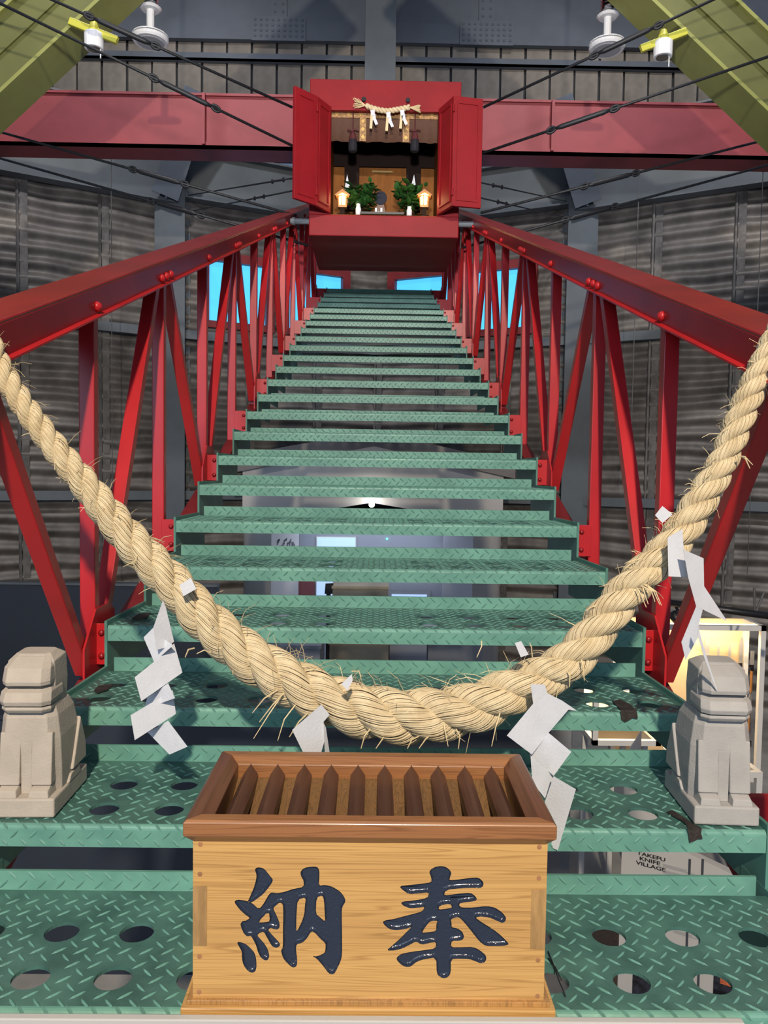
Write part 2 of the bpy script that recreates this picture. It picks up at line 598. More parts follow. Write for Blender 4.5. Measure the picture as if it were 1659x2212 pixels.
for cx in (-1.19, 1.20):
    pl = MB().box((cx - .31, 9.105, 6.48), (cx + .31, 9.13, 6.75)).build('rivet_plate', 'steel_blue', root)
    rv = MB()
    for i in range(9):
        for j in range(4):
            rv.lathe((cx - .27 + i*.0675, 9.107, 6.53 + j*.06), [(.017, 0), (.015, .008), (.008, .014)], 8, (0, -1, 0))
    rv.build('rivets', 'steel_blue', pl, kind='stuff')
    pl = MB().box((cx - .09, 9.14, 6.75), (cx + .09, 9.17, 8.2)).build('rivet_plate', 'steel_blue', root)
    rv = MB()
    for i in range(14):
        for s_ in (-.045, .045):
            rv.lathe((cx + s_, 9.142, 6.82 + i*.085), [(.017, 0), (.015, .008), (.008, .014)], 8, (0, -1, 0))
    rv.build('rivets', 'steel_blue', pl, kind='stuff')
MB().box((-.21, 8.60, 6.95), (.21, 8.66, 8.2)).box((-.05, 8.66, 6.95), (.05, 9.0, 8.2)).build('centre_plate', 'steel_grey', root)

# ceiling high above
tag(MB().box((-7, -3, 9.2), (7, 13, 9.3)).build('ceiling', 'steel_blue'), 'dark blue-grey roof deck over the hall', None, None, 'structure')

# ================================================================== BIG BEAMS
BY = 6.6
t = thing('red_beam', 'long dull red steel girder spanning the hall behind the shrine', 'beam', (0, BY, 4.26))
bz0 = at(640, 325, y=BY).z
bz1 = at(640, 207, y=BY).z
MB().box((-4.5, BY, bz0 + .03), (4.5, BY + .03, bz1)).build('web', 'beam_red', t)
MB().box((-4.5, BY - .02, bz1 - .02), (4.5, BY + .2, bz1)).build('top_flange', 'beam_red', t)
MB().box((-4.5, BY - .02, bz0), (4.5, BY + .26, bz0 + .022)).build('bottom_flange', 'beam_red', t)
MB().hexa([(-4.5, BY - .02, bz0), (4.5, BY - .02, bz0), (4.5, BY + .01, bz0), (-4.5, BY + .01, bz0),
           (-4.5, BY - .02, bz0 + .05), (4.5, BY - .02, bz0 + .05), (4.5, BY + .01, bz0 + .05), (-4.5, BY + .01, bz0 + .05)]).build('bottom_lip', 'beam_red', t)
for px in (442, 1192):
    x = at(px, 270, y=BY).x
    MB().box((x - .012, BY - .05, bz0 + .02), (x + .012, BY, bz1 - .01)).build('stiffener', 'beam_red', t)


def rafter(pa, pb, sx, label):
    """olive I-section rafter; near lower edge runs through the pixel pair"""
    Y = 5.0
    a, b = at(*pa, y=Y), at(*pb, y=Y)
    d = (b - a).normalized()
    a, b = a - d*1.6, b + d*2.2
    n = V(-d.z, 0, d.x)
    if n.z < 0: n = -n                  # up, in plane
    t = thing('rafter', label, 'beam', a, 'olive steel rafters')
    W_ = .30

    def slab(o0, o1, y0, y1, name, m_):
        MB().hexa([a + n*o0 + V(0, y0, 0), b + n*o0 + V(0, y0, 0), b + n*o0 + V(0, y1, 0), a + n*o0 + V(0, y1, 0),
                   a + n*o1 + V(0, y0, 0), b + n*o1 + V(0, y0, 0), b + n*o1 + V(0, y1, 0), a + n*o1 + V(0, y1, 0)]).build(name, m_, t)
    slab(0, .022, 0, W_, 'bottom_flange', 'olive')
    slab(.022, .36, .03, .05, 'web', 'olive_web_shaded')
    slab(.36, .382, 0, W_, 'top_flange', 'olive')
    slab(.185, .20, .015, .03, 'rib', 'olive_web_shaded')
    L = (b - a).length
    for s_ in (1.45,):
        c = a + d*s_ + n*.03
        pl = MB().bar(c - d*.12 + V(0, .022, 0) + n*.14, c + d*.12 + V(0, .022, 0) + n*.14, .26, .016, n).build('gusset', 'olive', t)
        rv = MB()
        for i in range(4):
            for j in range(5):
                rv.lathe(c + d*(-.09 + .06*i) + n*(.04 + .05*j) + V(0, .014, 0), [(.011, 0), (.01, .006), (.005, .01)], 8, (0, -1, 0))
        rv.build('rivets', 'olive', pl, kind='stuff')
    return t


rafter((0, 200), (215, 0), -1, 'olive steel rafter slanting across the upper left corner')
rafter((1659, 240), (1408, 0), 1, 'olive steel rafter slanting across the upper right corner')


def pendant(px, py, label, rpx=34):
    Y = 5.4
    c = at(px, py, y=Y)
    t = thing('pendant_lamp', label, 'lamp', c, 'white disc pendant lamps')
    r = rpx*5.9/FPX
    MB().lathe(c, [(r*.92, -.012), (r, 0), (r, .016), (r*.8, .03), (r*.25, .045)], 28).build('disc', 'lamp_white', t)
    MB().lathe(c, [(r*.70, -.016), (r*.78, -.011)], 24).build('diffuser', 'lamp_glass', t)
    fin = MB()
    for k in range(20):
        a_ = 2*PI*k/20
        u = V(math.cos(a_), math.sin(a_), 0)
        fin.bar(c + u*r*.45 + V(0, 0, .040), c + u*r*.98 + V(0, 0, .028), .006, .035, (0, 0, 1))
    fin.build('fins', 'lamp_white', t, kind='stuff')
    MB().tube([c + V(0, 0, .04), c + V(0, 0, .26)], .026, 12).build('rod', 'lamp_white', t)
    MB().lathe(c + V(0, 0, .20), [(.06, 0), (.075, .012), (.06, .024)], 18).build('collar', 'lamp_white', t)
    sp = MB()
    for k in range(9):
        sp.lathe(c + V(0, 0, .235 + k*.024), [(.045, 0), (.052, .007), (.045, .014)], 14)
    sp.build('spring', 'chrome', t)
    MB().tube([c + V(0, 0, .45), c + V(0, 0, 3.6)], .012, 8).build('cord', 'lamp_white', t)


pendant(325, 88, 'white disc pendant lamp hanging at the upper left, beside the olive rafter')
pendant(1311, 104, 'white disc pendant lamp hanging at the upper right, beside the olive rafter')


def spot_fixture(px, py, a_px, b_px, label):
    Y = 4.9
    c = at(px, py, y=Y)
    a, b = at(*a_px, y=Y), at(*b_px, y=Y)
    t = thing('spot_lamp', label, 'lamp', c, 'small white spot lamps clamped to the rafters')
    MB().lathe(c, [(.050, -.045), (.056, -.045), (.058, .045), (.045, .055)], 20).build('lamp_body', 'lamp_white', t, bevel=.003)
    MB().lathe(c + V(0, 0, -.047), [(.040, -.001), (.042, .002)], 16).build('lens', 'chrome', t)
    MB().bar(a, b, .03, .045, (0, 1, 0)).build('clamp_bar', 'clamp_yellow', t, bevel=.004)
    mid = (a + b)/2
    MB().lathe(c + V(0, 0, .05), [(.03, 0), (.032, .03), (.018, .07)], 14).build('mount', 'clamp_yellow', t)
    MB().tube([c + V(.04, 0, -.03), c + V(.04, 0, -.10)], .004, 6).build('pull_cord', 'lamp_white', t)


spot_fixture(203, 90, (150, 46), (254, 88), 'small white spot lamp on a yellow clamp, left rafter')
spot_fixture(1432, 108, (1384, 106), (1483, 68), 'small white spot lamp on a yellow clamp, right rafter')


# ================================================================== TENSION CABLES
def cable(name, pts, buckles, label, r=.0085, group='black tension rods with turnbuckles', cat='cable'):
    P = [at(x, y, y=d) for x, y, d in pts]
    t = thing(name, label, cat, P[0], group)
    MB().tube(P, r, 6).build('rod', 'cable', t, smooth=True)
    a, b = P[0], P[-1]
    d = (b - a).normalized()
    for (x, y) in buckles:
        f = (x - pts[0][0])/(pts[-1][0] - pts[0][0])
        # position by pixel fraction along the projected rod
        lo, hi = 0.0, 1.0
        for _ in range(24):
            mid = (lo + hi)/2
            q = CMAT.transposed() @ (a.lerp(b, mid) - CAM)
            u = 829.5 + FPX*q.x/-q.z
            if (u - x)*(pts[-1][0] - pts[0][0]) < 0: lo = mid
            else: hi = mid
        c = a.lerp(b, (lo+hi)/2)
        mb = MB()
        k_ = r/.0085
        mb.tube([c - d*.17*k_, c - d*.13*k_, c + d*.13*k_, c + d*.17*k_], [r, .0165*k_*k_, .0165*k_*k_, r], 8)
        bo = mb.build('turnbuckle', 'cable', t, smooth=True)
        for s_ in (-1, 1):
            e = c + d*s_*.195*k_
            ringp = [e + d*.028*k_*math.cos(2*PI*k/12) + V(0, 0, .018*k_)*math.sin(2*PI*k/12) for k in range(13)]
            MB().tube(ringp, .008*k_, 6, False).build('shackle', 'cable', t, smooth=True)


SYF = 4.95
cable('tension_rod', [(632, 232, 5.1), (-60, -78, 4.5)], [(265, 68)], 'black tension rod running from shrine top to upper left corner')
cable('tension_rod', [(632, 315, 5.1), (-60, -22, 4.5)], [(400, 203)], 'black tension rod left of the shrine crossing the red beam')
cable('tension_rod', [(640, 466, 5.3), (-60, 268, 5.6)], [(343, 379)], 'black tension rod below the red beam, left side')
cable('tension_rod', [(665, 530, 5.3), (-60, 325, 5.8)], [(380, 455)], 'lowest black tension rod left of the shrine, over the corrugated wall')
cable('tension_rod', [(632, 385, 5.3), (407, 422, 8.6)], [(600, 390)], 'thin black rod from the left door of shrine to the column', .006)
cable('tension_rod', [(632, 412, 5.3), (415, 456, 8.6)], [(560, 435)], 'thin lower black rod from the left side of shrine to the column', .006)
cable('tension_rod', [(1044, 232, 5.1), (1720, -85, 4.5)], [(1352, 88)], 'black tension rod running from shrine top to upper right corner')
cable('tension_rod', [(1039, 332, 5.1), (1720, 102, 4.5)], [(1258, 272)], 'black tension rod right of the shrine crossing the red beam')
cable('tension_rod', [(1039, 460, 5.3), (1720, 285, 5.6)], [(1318, 390)], 'black tension rod below the red beam, right side')
cable('tension_rod', [(1000, 535, 5.3), (1720, 340, 5.8)], [(1275, 462)], 'lowest black tension rod right of the shrine, over the corrugated wall')
cable('tension_rod', [(1041, 395, 5.3), (1224, 435, 8.6)], [(1075, 402)], 'thin black rod from the right door of shrine to the column', .006)
cable('tension_rod', [(1036, 427, 5.3), (1224, 470, 8.6)], [(1085, 448)], 'thin lower black rod from the right side of shrine to the column', .006)
for px, y0, y1, d, lb in ((240, 318, 1250, 7.6, 'left corrugated wall'), (1382, 340, 1010, 7.6, 'right corrugated wall, right of the column'),
                          (1650, 330, 1240, 6.9, 'right corrugated wall at the picture edge')):
    a, b = at(px, y0, y=d), at(px, y1, y=d)
    b.x = a.x
    tag(MB().tube([a, b], .004, 5).build('hanging_wire', 'wire'), 'thin grey wire hanging in front of the ' + lb, 'wire', 'thin hanging wires')

# ================================================================== STAIRCASE
stair = thing('steel_staircase', 'green checker-plate steel staircase rising toward the red shrine', 'staircase', (0, yk(KMIN), FLOOR))
HOLE_R = .0235


def lug_into(mb, c, ux, uy, n, ang, L=.0112, W=.0021, H=.0017):
    d = ux*math.cos(ang) + uy*math.sin(ang)
    e = ux*-math.sin(ang) + uy*math.cos(ang)
    b = len(mb.v)
    mb.v += [tuple(c - d*L), tuple(c - e*W - d*L*.35), tuple(c - e*W + d*L*.35), tuple(c + d*L), tuple(c + e*W + d*L*.35), tuple(c + e*W - d*L*.35),
             tuple(c - d*L*.5 + n*H), tuple(c + d*L*.5 + n*H)]
    mb.f += [(b, b+1, b+6), (b+1, b+2, b+7, b+6), (b+2, b+3, b+7), (b+3, b+4, b+7), (b+4, b+5, b+6, b+7), (b+5, b, b+6)]


LP = .0145


def tread(k):
    hw, yn, z = wk(k) - .007, yk(k), zt(k)
    T = .005
    rr = .007
    yb = yn + .262
    lipz = z - .034
    bh = .030
    # folded sheet: profile in (y,z)
    prof_out = [(yn, lipz)] + [(yn + rr - rr*math.cos(a_), z - rr + rr*math.sin(a_)) for a_ in (0, PI/8, PI/4, 3*PI/8, PI/2)]
    prof_in = [(yn + T, lipz)] + [(yn + rr - (rr-T)*math.cos(a_), z - rr + (rr-T)*math.sin(a_)) for a_ in (0, PI/8, PI/4, 3*PI/8, PI/2)]
    poly = prof_out + prof_in[::-1]
    n = len(poly)
    mb = MB()
    mb.loft([[(-hw, a_, b_) for a_, b_ in poly], [(hw, a_, b_) for a_, b_ in poly]], True)
    # top plate with round holes
    y0, y1 = yn + rr, yb
    holes = []
    if k <= 14:
        for ry in (.059, .156):
            for i in range(1, 6):
                for sx in (-1, 1):
                    hx = sx*(.018 + .104*i)
                    if abs(hx) + HOLE_R < hw - .03:
                        holes.append((hx, yn + ry))
    NS = 20 if k <= 3 else 12
    outer = [V(-hw, y0, 0), V(hw, y0, 0), V(hw, y1, 0), V(-hw, y1, 0)]
    loops = [outer] + [[V(hx + HOLE_R*math.cos(2*PI*q/NS), hy + HOLE_R*math.sin(2*PI*q/NS), 0) for q in range(NS)] for hx, hy in holes]
    flat = [p for l in loops for p in l]
    tri = tessellate_polygon(loops)
    N = len(flat)
    vs_ = [(p.x, p.y, z) for p in flat] + [(p.x, p.y, z - T) for p in flat]
    fs_ = [tuple(t_) for t_ in tri] + [tuple(i + N for i in reversed(t_)) for t_ in tri]
    base = 0
    for l in loops:
        c = len(l)
        fs_ += [(base + i, base + (i+1) % c, N + base + (i+1) % c, N + base + i) for i in range(c)]
        base += c
    top = MB().add(vs_, fs_)
    # upturned back lip
    bw = hw - .022
    mb.box((-bw, yb, z - T), (bw, yb + T, z + bh))
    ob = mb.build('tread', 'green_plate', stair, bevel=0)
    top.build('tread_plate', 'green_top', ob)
    # raised lugs
    lg = MB()
    X, Y, Z = V(1, 0, 0), V(0, 1, 0), V(0, 0, 1)
    nx = int(hw/(2*LP))
    if k <= 5:
        j = 0
        yy = yn + .012
        while yy < yb - .006:
            for i in range(-nx, nx + 1):
                xx = i*2*LP + (LP if j % 2 else 0)
                if abs(xx) > hw - .012: continue
                if any((xx-hx)**2 + (yy-hy)**2 < (HOLE_R + .007)**2 for hx, hy in holes): continue
                lug_into(lg, V(xx, yy, z), X, Y, Z, PI/4 if j % 2 else -PI/4)
            yy += LP
            j += 1
    # lugs on the front lip and the back lip (two rows each)
    for i in range(-nx, nx + 1):
        xx = i*2*LP + LP
        if abs(xx) < hw - .012:
            nn_ = V(0, -1, 1).normalized()
            lug_into(lg, V(xx, yn + rr*.293, z - rr*.293), X, V(0, 1, 1).normalized(), nn_, -PI/4, L=.008, W=.002)
    for row, zz in ((0, z - .0150), (1, z - .0275)):
        for i in range(-nx, nx + 1):
            xx = i*2*LP + (LP if row else 0)
            if abs(xx) > hw - .012: continue
            lug_into(lg, V(xx, yn, zz), X, Z, -Y, PI/4 if row == 0 else -PI/4, L=.0100 if row == 0 else .0085, H=.0017)
    if k <= 6:
        for row, zz in ((0, z + .022), (1, z + .009)):
            for i in range(-nx, nx + 1):
                xx = i*2*LP + (LP if row else 0)
                if abs(xx) > bw - .012: continue
                lug_into(lg, V(xx, yb, zz), X, Z, -Y, -PI/4 if row == 0 else PI/4, H=.0017)
    lg.build('raised_lugs', 'green_lug', ob, kind='stuff', fixn=False)
    return ob


TREADS = {k: tread(k) for k in range(KMIN, KMAX + 1)}

for sx in (-1, 1):
    for k in range(KMIN - 1, KMAX + 1):
        x1 = sx*wk(k)
        x2 = sx*wk(k + 1.28)
        y0, y1 = yk(k), yk(k) + .34
        za, zb = zk(k) - .122, zk(k)
        mb = MB()
        th = sx*.006
        o1 = .0006*(k % 2)
        x1 -= sx*o1
        x2 -= sx*o1
        y1 = min(y1, y1)
        mb.hexa([(x1 - th, y0, za), (x1, y0, za), (x2, y1, za), (x2 - th, y1, za), (x1 - th, y0, zb), (x1, y0, zb), (x2, yk(k+1) + .002, zb), (x2 - th, yk(k+1) + .002, zb)]) if False else None
        # plate outline in (y,z): rectangular step plate, rear top corner cut back under the next plate
        pl = [(y0, za), (y1, za), (y1, zb - .001), (y0, zb)]
        vs_ = []
        for (yy, zz) in pl:
            f = (yy - y0)/(y1 - y0)
            xx = x1 + (x2 - x1)*f
            vs_.append((xx - th, yy, zz))
        for (yy, zz) in pl:
            f = (yy - y0)/(y1 - y0)
            xx = x1 + (x2 - x1)*f
            vs_.append((xx, yy, zz))
        mb.add(vs_, [(0, 1, 2, 3), (7, 6, 5, 4), (0, 4, 5, 1), (1, 5, 6, 2), (2, 6, 7, 3), (3, 7, 4, 0)])
        mb.build('stringer_plate', 'green_stringer', stair)


def tape(k, pts_top, pts_lip, label):
    mb = MB()
    z = zt(k) + .0022
    P = [at(x, y, z=z) for x, y in pts_top]
    mb.prism([(p.x, p.y) for p in P], lambda u, v_, w_: (u, v_, w_), z, z + .0012)
    if pts_lip:
        yy = yk(k) - .0022
        Q = [at(x, y, y=yy) for x, y in pts_lip]
        mb.prism([(p.x, p.z) for p in Q], lambda u, v_, w_: (u, w_, v_), yy, yy - .0012)
    mb.build('tape_patch', 'tape', TREADS[k], label=label)


tape(-2, [(1440, 1755), (1452, 1751), (1480, 1768), (1500, 1782), (1513, 1788), (1488, 1788), (1475, 1775)], [(1484, 1786), (1515, 1788), (1514, 1800), (1517, 1812), (1507, 1812), (1500, 1816), (1489, 1820)], 'dark worn tape patch over the tread edge')
tape(-1, [(1322, 1515), (1340, 1512), (1358, 1520), (1372, 1532), (1376, 1535), (1342, 1535)], [(1340, 1533), (1375, 1535), (1377, 1546), (1377, 1553), (1366, 1551), (1358, 1556), (1350, 1560), (1342, 1555)], 'dark worn tape patch over the tread edge')
tape(-1, [(203, 1492), (212, 1482), (245, 1478), (235, 1490), (210, 1498)], None, 'dark worn tape patch')
tape(0, [(285, 1336), (300, 1326), (326, 1324), (318, 1334), (300, 1340)], None, 'dark worn tape patch')
tape(2, [], [(1141, 1134), (1164, 1136), (1163, 1147), (1155, 1147), (1150, 1149), (1142, 1145)], 'brown worn tape patch') if False else None


# ================================================================== TRUSS RAILINGS
def truss(sx, label):
    t = thing('truss_railing', label, 'railing', (sx*px_(0), yk(-3), zk(-3) - .2), 'red truss railings of the staircase')
    HR = .667
    k0, k1 = -3.2, 21.5
    X_ = lambda k, o=0: sx*(px_(k) + o)
    up = V(0, 0, 1)
    # top rail: channel with wide flat top and two webs
    def sweep(poly, name, m_, ka=k0, kb=k1, bev=.003):
        rings = []
        for k in (ka, kb):
            rings.append([(X_(k, u), yk(k) + .02, zk(k) + v_) for u, v_ in poly])
        return MB().loft(rings, True).build(name, m_, t, bevel=bev)
    sweep([(-.022, HR + .062), (.090, HR + .062), (.090, HR + .069), (-.022, HR + .069)], 'rail_top_flange', 'red_rail')
    sweep([(-.022, HR), (-.016, HR), (-.016, HR + .064), (-.022, HR + .064)], 'rail_web', 'red_rail')
    sweep([(.084, HR), (.090, HR), (.090, HR + .064), (.084, HR + .064)], 'rail_web', 'red_rail')
    sweep([(-.030, -.190), (.020, -.190), (.020, -.130), (-.030, -.130)], 'bottom_chord', 'red_dark')
    MB().box((min(sx*.60, sx*.76), 1.38, .86), (max(sx*.60, sx*.76), 1.40, .962)).build('foot_plate', 'red_paint', t, bevel=.002)
    sweep([(-.034, HR), (-.022, HR), (-.022, HR + .006), (-.034, HR + .004)], 'rail_bottom_lip', 'red_paint', bev=0)
    ks = list(range(-4, 22, 2))
    for k in ks:
        y = yk(k) + .03
        x = X_(k)
        if k >= -2:
            MB().box((x - .017, y - .014, zk(k) - .14), (x + .017, y + .014, zk(k) + HR + .03)).build('post', 'red_paint', t, bevel=.002)
            # bracket plate between stringer and post
            xa, xb = sx*wk(k), x - sx*.012
            MB().box((min(xa, xb), y - .019, zk(k) - .100), (max(xa, xb), y - .013, zk(k) - .008)).build('bracket_plate', 'red_paint', t, bevel=.001)
            for zz in (-.028, -.080):
                MB().lathe((xa + sx*.010, y - .019, zk(k) + zz), [(.0072, 0), (.0068, .004), (.003, .007)], 10, (0, -1, 0)).build('bolt', 'red_rail', t, smooth=True)
        # bolts on rail web
        n = 3 if (k - 2) % 4 == 0 else 1
        for i in range(n):
            kk = k + (i - (n-1)/2)*.17
            MB().lathe((X_(kk, -.022), yk(kk) + .02, zk(kk) + HR + .022), [(.0115, 0), (.011, .004), (.008, .009), (.003, .012)], 12, (-sx, 0, 0)).build('bolt', 'red_paint', t, smooth=True)
    # diagonals: top nodes at k=2,6,10..., bottom nodes at k=0,4,8...
    for kt in range(-2, 22, 4):
        for kb in (kt - 2, kt + 2):
            if kb > 20: continue
            s_ = 1 if kb > kt else -1
            ka = kt + s_*.20
            p = V(X_(ka), yk(ka) + .03, zk(ka) + HR + .02)
            kc = kb - s_*.12
            q = V(X_(kc), yk(kc) + .03, zk(kc) - .10)
            MB().bar(p, q, .034, .028, (1, 0, 0)).build('diagonal', 'red_paint', t, bevel=.002)
    for kb in range(0, 21, 4):
        y = yk(kb) + .03
        x = X_(kb)
        pl = [(y - .09, zk(kb) - .17), (y + .10, zk(kb) - .10), (y + .10, zk(kb) + .005), (y + .06, zk(kb) + .025), (y - .02, zk(kb) + .025), (y - .09, zk(kb) - .05)]
        MB().prism(pl, lambda u, v_, w_: (w_, u, v_), x - sx*.022, x - sx*.0175).build('gusset_plate', 'red_paint', t)
    return t


truss(-1, 'red steel truss railing along the left side of the staircase')
truss(1, 'red steel truss railing along the right side of the staircase')

# ================================================================== OFFERING BOX
BYF, BYB = .884, 1.088
bx0, bx1 = -.2145, .2030
bcx = (bx0 + bx1)/2
bz, bt = zt(-3) + .0018, 1.1255
obx = thing('offering_box', 'wooden offering box with slatted top and black carved characters', 'box', (bcx, BYF, bz))
# carved characters: outlines traced as loops (u right, v down)
NO = [[(370,110),(400,85),(450,85),(500,105),(560,180),(610,240),(605,280),(540,370),(480,440),(400,500),(330,550),(272,545),(300,490),(340,400),(370,320),(390,240),(395,180)],
 [(135,1075),(180,1075),(250,1100),(320,1160),(370,1220),(390,1300),(395,1400),(380,1460),(340,1485),(280,1460),(220,1380),(200,1290),(200,1200),(160,1130)],
 [(975,150),(1000,110),(1060,80),(1190,70),(1225,110),(1230,180),(1220,330),(1300,315),(1400,340),(1500,400),(1550,460),(1580,530),(1530,610),(1525,700),(1530,1000),(1530,1250),(1510,1330),(1440,1480),(1400,1505),(1350,1490),(1270,1380),(1190,1290),(1130,1260),(1200,1265),(1300,1220),(1310,1160),(1310,1090),(1240,1030),(1170,950),(1120,930),(1060,1030),(1000,1085),(920,1105),(920,1200),(935,1300),(930,1390),(890,1415),(850,1400),(760,1310),(730,1240),(720,1180),(745,1150),(745,900),(750,700),(745,570),(700,550),(650,590),(612,625),(660,720),(700,820),(700,880),(670,910),(630,905),(585,885),(545,910),(600,980),(680,1060),(710,1110),(690,1140),(650,1150),(600,1130),(560,1060),(520,990),(490,935),(440,950),(400,985),(450,1040),(510,1110),(550,1190),(565,1260),(545,1310),(510,1320),(450,1280),(410,1200),(390,1120),(350,1040),(320,990),(270,1000),(225,960),(190,880),(180,830),(210,795),(260,790),(310,755),(230,700),(160,630),(95,540),(140,510),(250,525),(340,560),(425,640),(480,580),(560,440),(600,415),(660,430),(760,410),(900,365),(1020,345),(1020,260),(985,200)]]
NOH = [[(410,815),(555,660),(575,800),(500,815)], [(940,510),(1050,480),(1035,600),(1030,700),(990,820),(930,935),(920,900),(925,700)], [(1190,480),(1270,455),(1290,520),(1300,700),(1305,805),(1240,750),(1180,700)]]
HO = [[(610,130),(650,90),(710,65),(790,62),(850,90),(890,145),(870,200),(860,240),(1000,225),(1180,200),(1240,215),(1285,265),(1280,310),(1240,335),(1160,330),(1000,335),(820,355),(790,430),(950,405),(1120,390),(1180,430),(1205,470),(1180,495),(1000,515),(980,545),(1010,575),(1150,575),(1320,555),(1430,575),(1520,640),(1565,700),(1550,750),(1510,765),(1450,735),(1350,695),(1250,685),(1180,695),(1250,750),(1400,840),(1500,920),(1570,990),(1600,1030),(1540,1045),(1440,1050),(1310,1050),(1230,990),(1130,860),(1040,750),(980,690),(920,700),(880,720),(890,770),(890,820),(960,830),(1020,870),(1045,930),(1030,970),(980,985),(890,985),(880,1065),(1000,1065),(1160,1060),(1250,1110),(1310,1160),(1320,1210),(1300,1250),(1250,1265),(1180,1235),(1110,1210),(990,1205),(880,1210),(880,1380),(850,1430),(800,1450),(750,1435),(705,1390),(700,1190),(560,1210),(460,1240),(390,1300),(340,1312),(280,1290),(215,1230),(210,1190),(270,1145),(400,1120),(560,1100),(690,1080),(700,1000),(620,1010),(520,1035),(450,990),(380,1030),(280,1080),(180,1105),(85,1105),(150,1050),(250,960),(340,870),(400,810),(320,840),(200,855),(120,840),(60,790),(40,755),(60,735),(180,715),(330,675),(450,645),(530,620),(560,565),(480,575),(380,585),(300,555),(262,520),(290,500),(400,490),(590,460),(615,385),(480,400),(360,408),(290,360),(240,310),(380,295),(520,280),(640,262),(640,210)]]
HOH = [[(740,550),(870,525),(900,575),(820,590),(725,600)], [(625,740),(720,735),(700,780),(700,865),(600,880),(520,890),(560,820)]]


def chaikin(l):
    o = []
    for i in range(len(l)):
        a, b = l[i], l[(i+1) % len(l)]
        o += [(a[0]*.78 + b[0]*.22, a[1]*.78 + b[1]*.22), (a[0]*.22 + b[0]*.78, a[1]*.22 + b[1]*.78)]
    return o


def area(l):
    return sum(l[i][0]*l[(i+1) % len(l)][1] - l[(i+1) % len(l)][0]*l[i][1] for i in range(len(l)))/2


def to_board(loop, ox, oy, s_):
    out = []
    for x, y in chaikin(loop):
        p = at(ox + x*s_, oy + y*s_, y=BYF)
        out.append((p.x, p.z))
    return out


def inset(l, d, hole):
    n = len(l)
    sgn = 1 if area(l) > 0 else -1
    if hole: sgn = -sgn
    out = []
    for i in range(n):
        p, a, b = V(*l[i]), V(*l[i-1]), V(*l[(i+1) % n])
        e1, e2 = (p - a).normalized(), (b - p).normalized()
        n1, n2 = V(-e1.y, e1.x), V(-e2.y, e2.x)
        nn = (n1 + n2)
        nn = nn.normalized() if nn.length > .2 else n1
        k_ = min(1.5, 1/max(.5, nn.dot(n1)))
        out.append(tuple(p + nn*(sgn*d*k_)))
    return out


glyphs = []
for outs, hls, ox, oy, s_ in ((NO, NOH, 490, 1860, 270/1659), (HO, HOH, 820, 1860, 290/1659)):
    glyphs.append(([to_board(l, ox, oy, s_) for l in outs], [to_board(l, ox, oy, s_) for l in hls]))
TB = .014
rect = [(bx0, bz + .016), (bx1, bz + .016), (bx1, bt), (bx0, bt)]
# front board face with the strokes cut out; islands inside strokes added separately
loops = [[V(a, b, 0) for a, b in rect]]
for outs, hls in glyphs:
    loops += [[V(a, b, 0) for a, b in l] for l in outs]
flat = [p for l in loops for p in l]
fb = MB()
fb.add([(p.x, BYF, p.y) for p in flat], [tuple(t_) for t_ in tessellate_polygon(loops)])
for outs, hls in glyphs:
    for l in hls:
        fb.add([(a, BYF, b) for a, b in l], [tuple(t_) for t_ in tessellate_polygon([[V(a, b, 0) for a, b in l]])])
n0 = len(fb.v)
fb.add([(a, BYF, b) for a, b in rect] + [(a, BYF + TB, b) for a, b in rect], [(0, 1, 5, 4), (1, 2, 6, 5), (2, 3, 7, 6), (3, 0, 4, 7), (4, 5, 6, 7)])
front = fb.build('front_board', 'box_front_wood', obx, fixn=False)
for nm, (outs, hls) in zip(('left', 'right'), glyphs):
    for oi, l in enumerate(outs):
        mb = MB()
        myh = hls if oi == len(outs) - 1 else []
        ins = [inset(l, .0027, False)] + [inset(h, .0024, True) for h in myh]
        lps = [l] + list(myh)
        for lo, li in zip(lps, ins):
            n = len(lo)
            prof = ((0, -.0002), (.22, .0024), (.50, .0036), (.78, .0043), (1, .0046))
            vs_ = []
            for f_, dd in prof:
                vs_ += [(a[0]*(1-f_) + b[0]*f_, BYF + dd, a[1]*(1-f_) + b[1]*f_) for a, b in zip(lo, li)]
            fs_ = []
            for r_ in range(len(prof) - 1):
                fs_ += [(r_*n + i, r_*n + (i+1) % n, (r_+1)*n + (i+1) % n, (r_+1)*n + i) for i in range(n)]
            mb.add(vs_, fs_)
        fl = [p for q in ins for p in q]
        mb.add([(a, BYF + .0046, b) for a, b in fl], [tuple(t_) for t_ in tessellate_polygon([[V(a, b, 0) for a, b in q] for q in ins])])
        mb.build('carved_stroke', 'lacquer', front, label='black lacquered carved stroke of the %s character' % nm, fixn=True, smooth=True)
for (x, y) in ((433, 1824), (432, 1888), (431, 2066), (430, 2143), (1165, 1830), (1164, 1897), (1162, 2074), (1161, 2152)):
    p = at(x, y, y=BYF)
    MB().lathe((p.x, BYF + .001, p.z), [(.0031, 0), (.0029, .0013), (.001, .0015)], 12, (0, -1, 0)).build('wooden_plug', 'plug_wood', front)
for (x0, y0, x1, y1) in ((415, 1913, 447, 2043), (1148, 1921, 1180, 2050)):
    p, q = at(x0, y0, y=BYF), at(x1, y1, y=BYF)
    MB().box((max(p.x, bx0), BYF - .0005, q.z), (min(q.x, bx1), BYF + .002, p.z)).build('joint_end_grain', 'end_grain', front)
for xa, xb in ((bx0, bx0 + TB), (bx1 - TB, bx1)):
    MB().box((xa, BYF + TB, bz + .016), (xb, BYB, bt)).build('side_board', 'box_side_wood', obx)
MB().box((bx0 + TB, BYB - TB, bz + .016), (bx1 - TB, BYB, bt)).build('back_board', 'box_side_wood', obx)
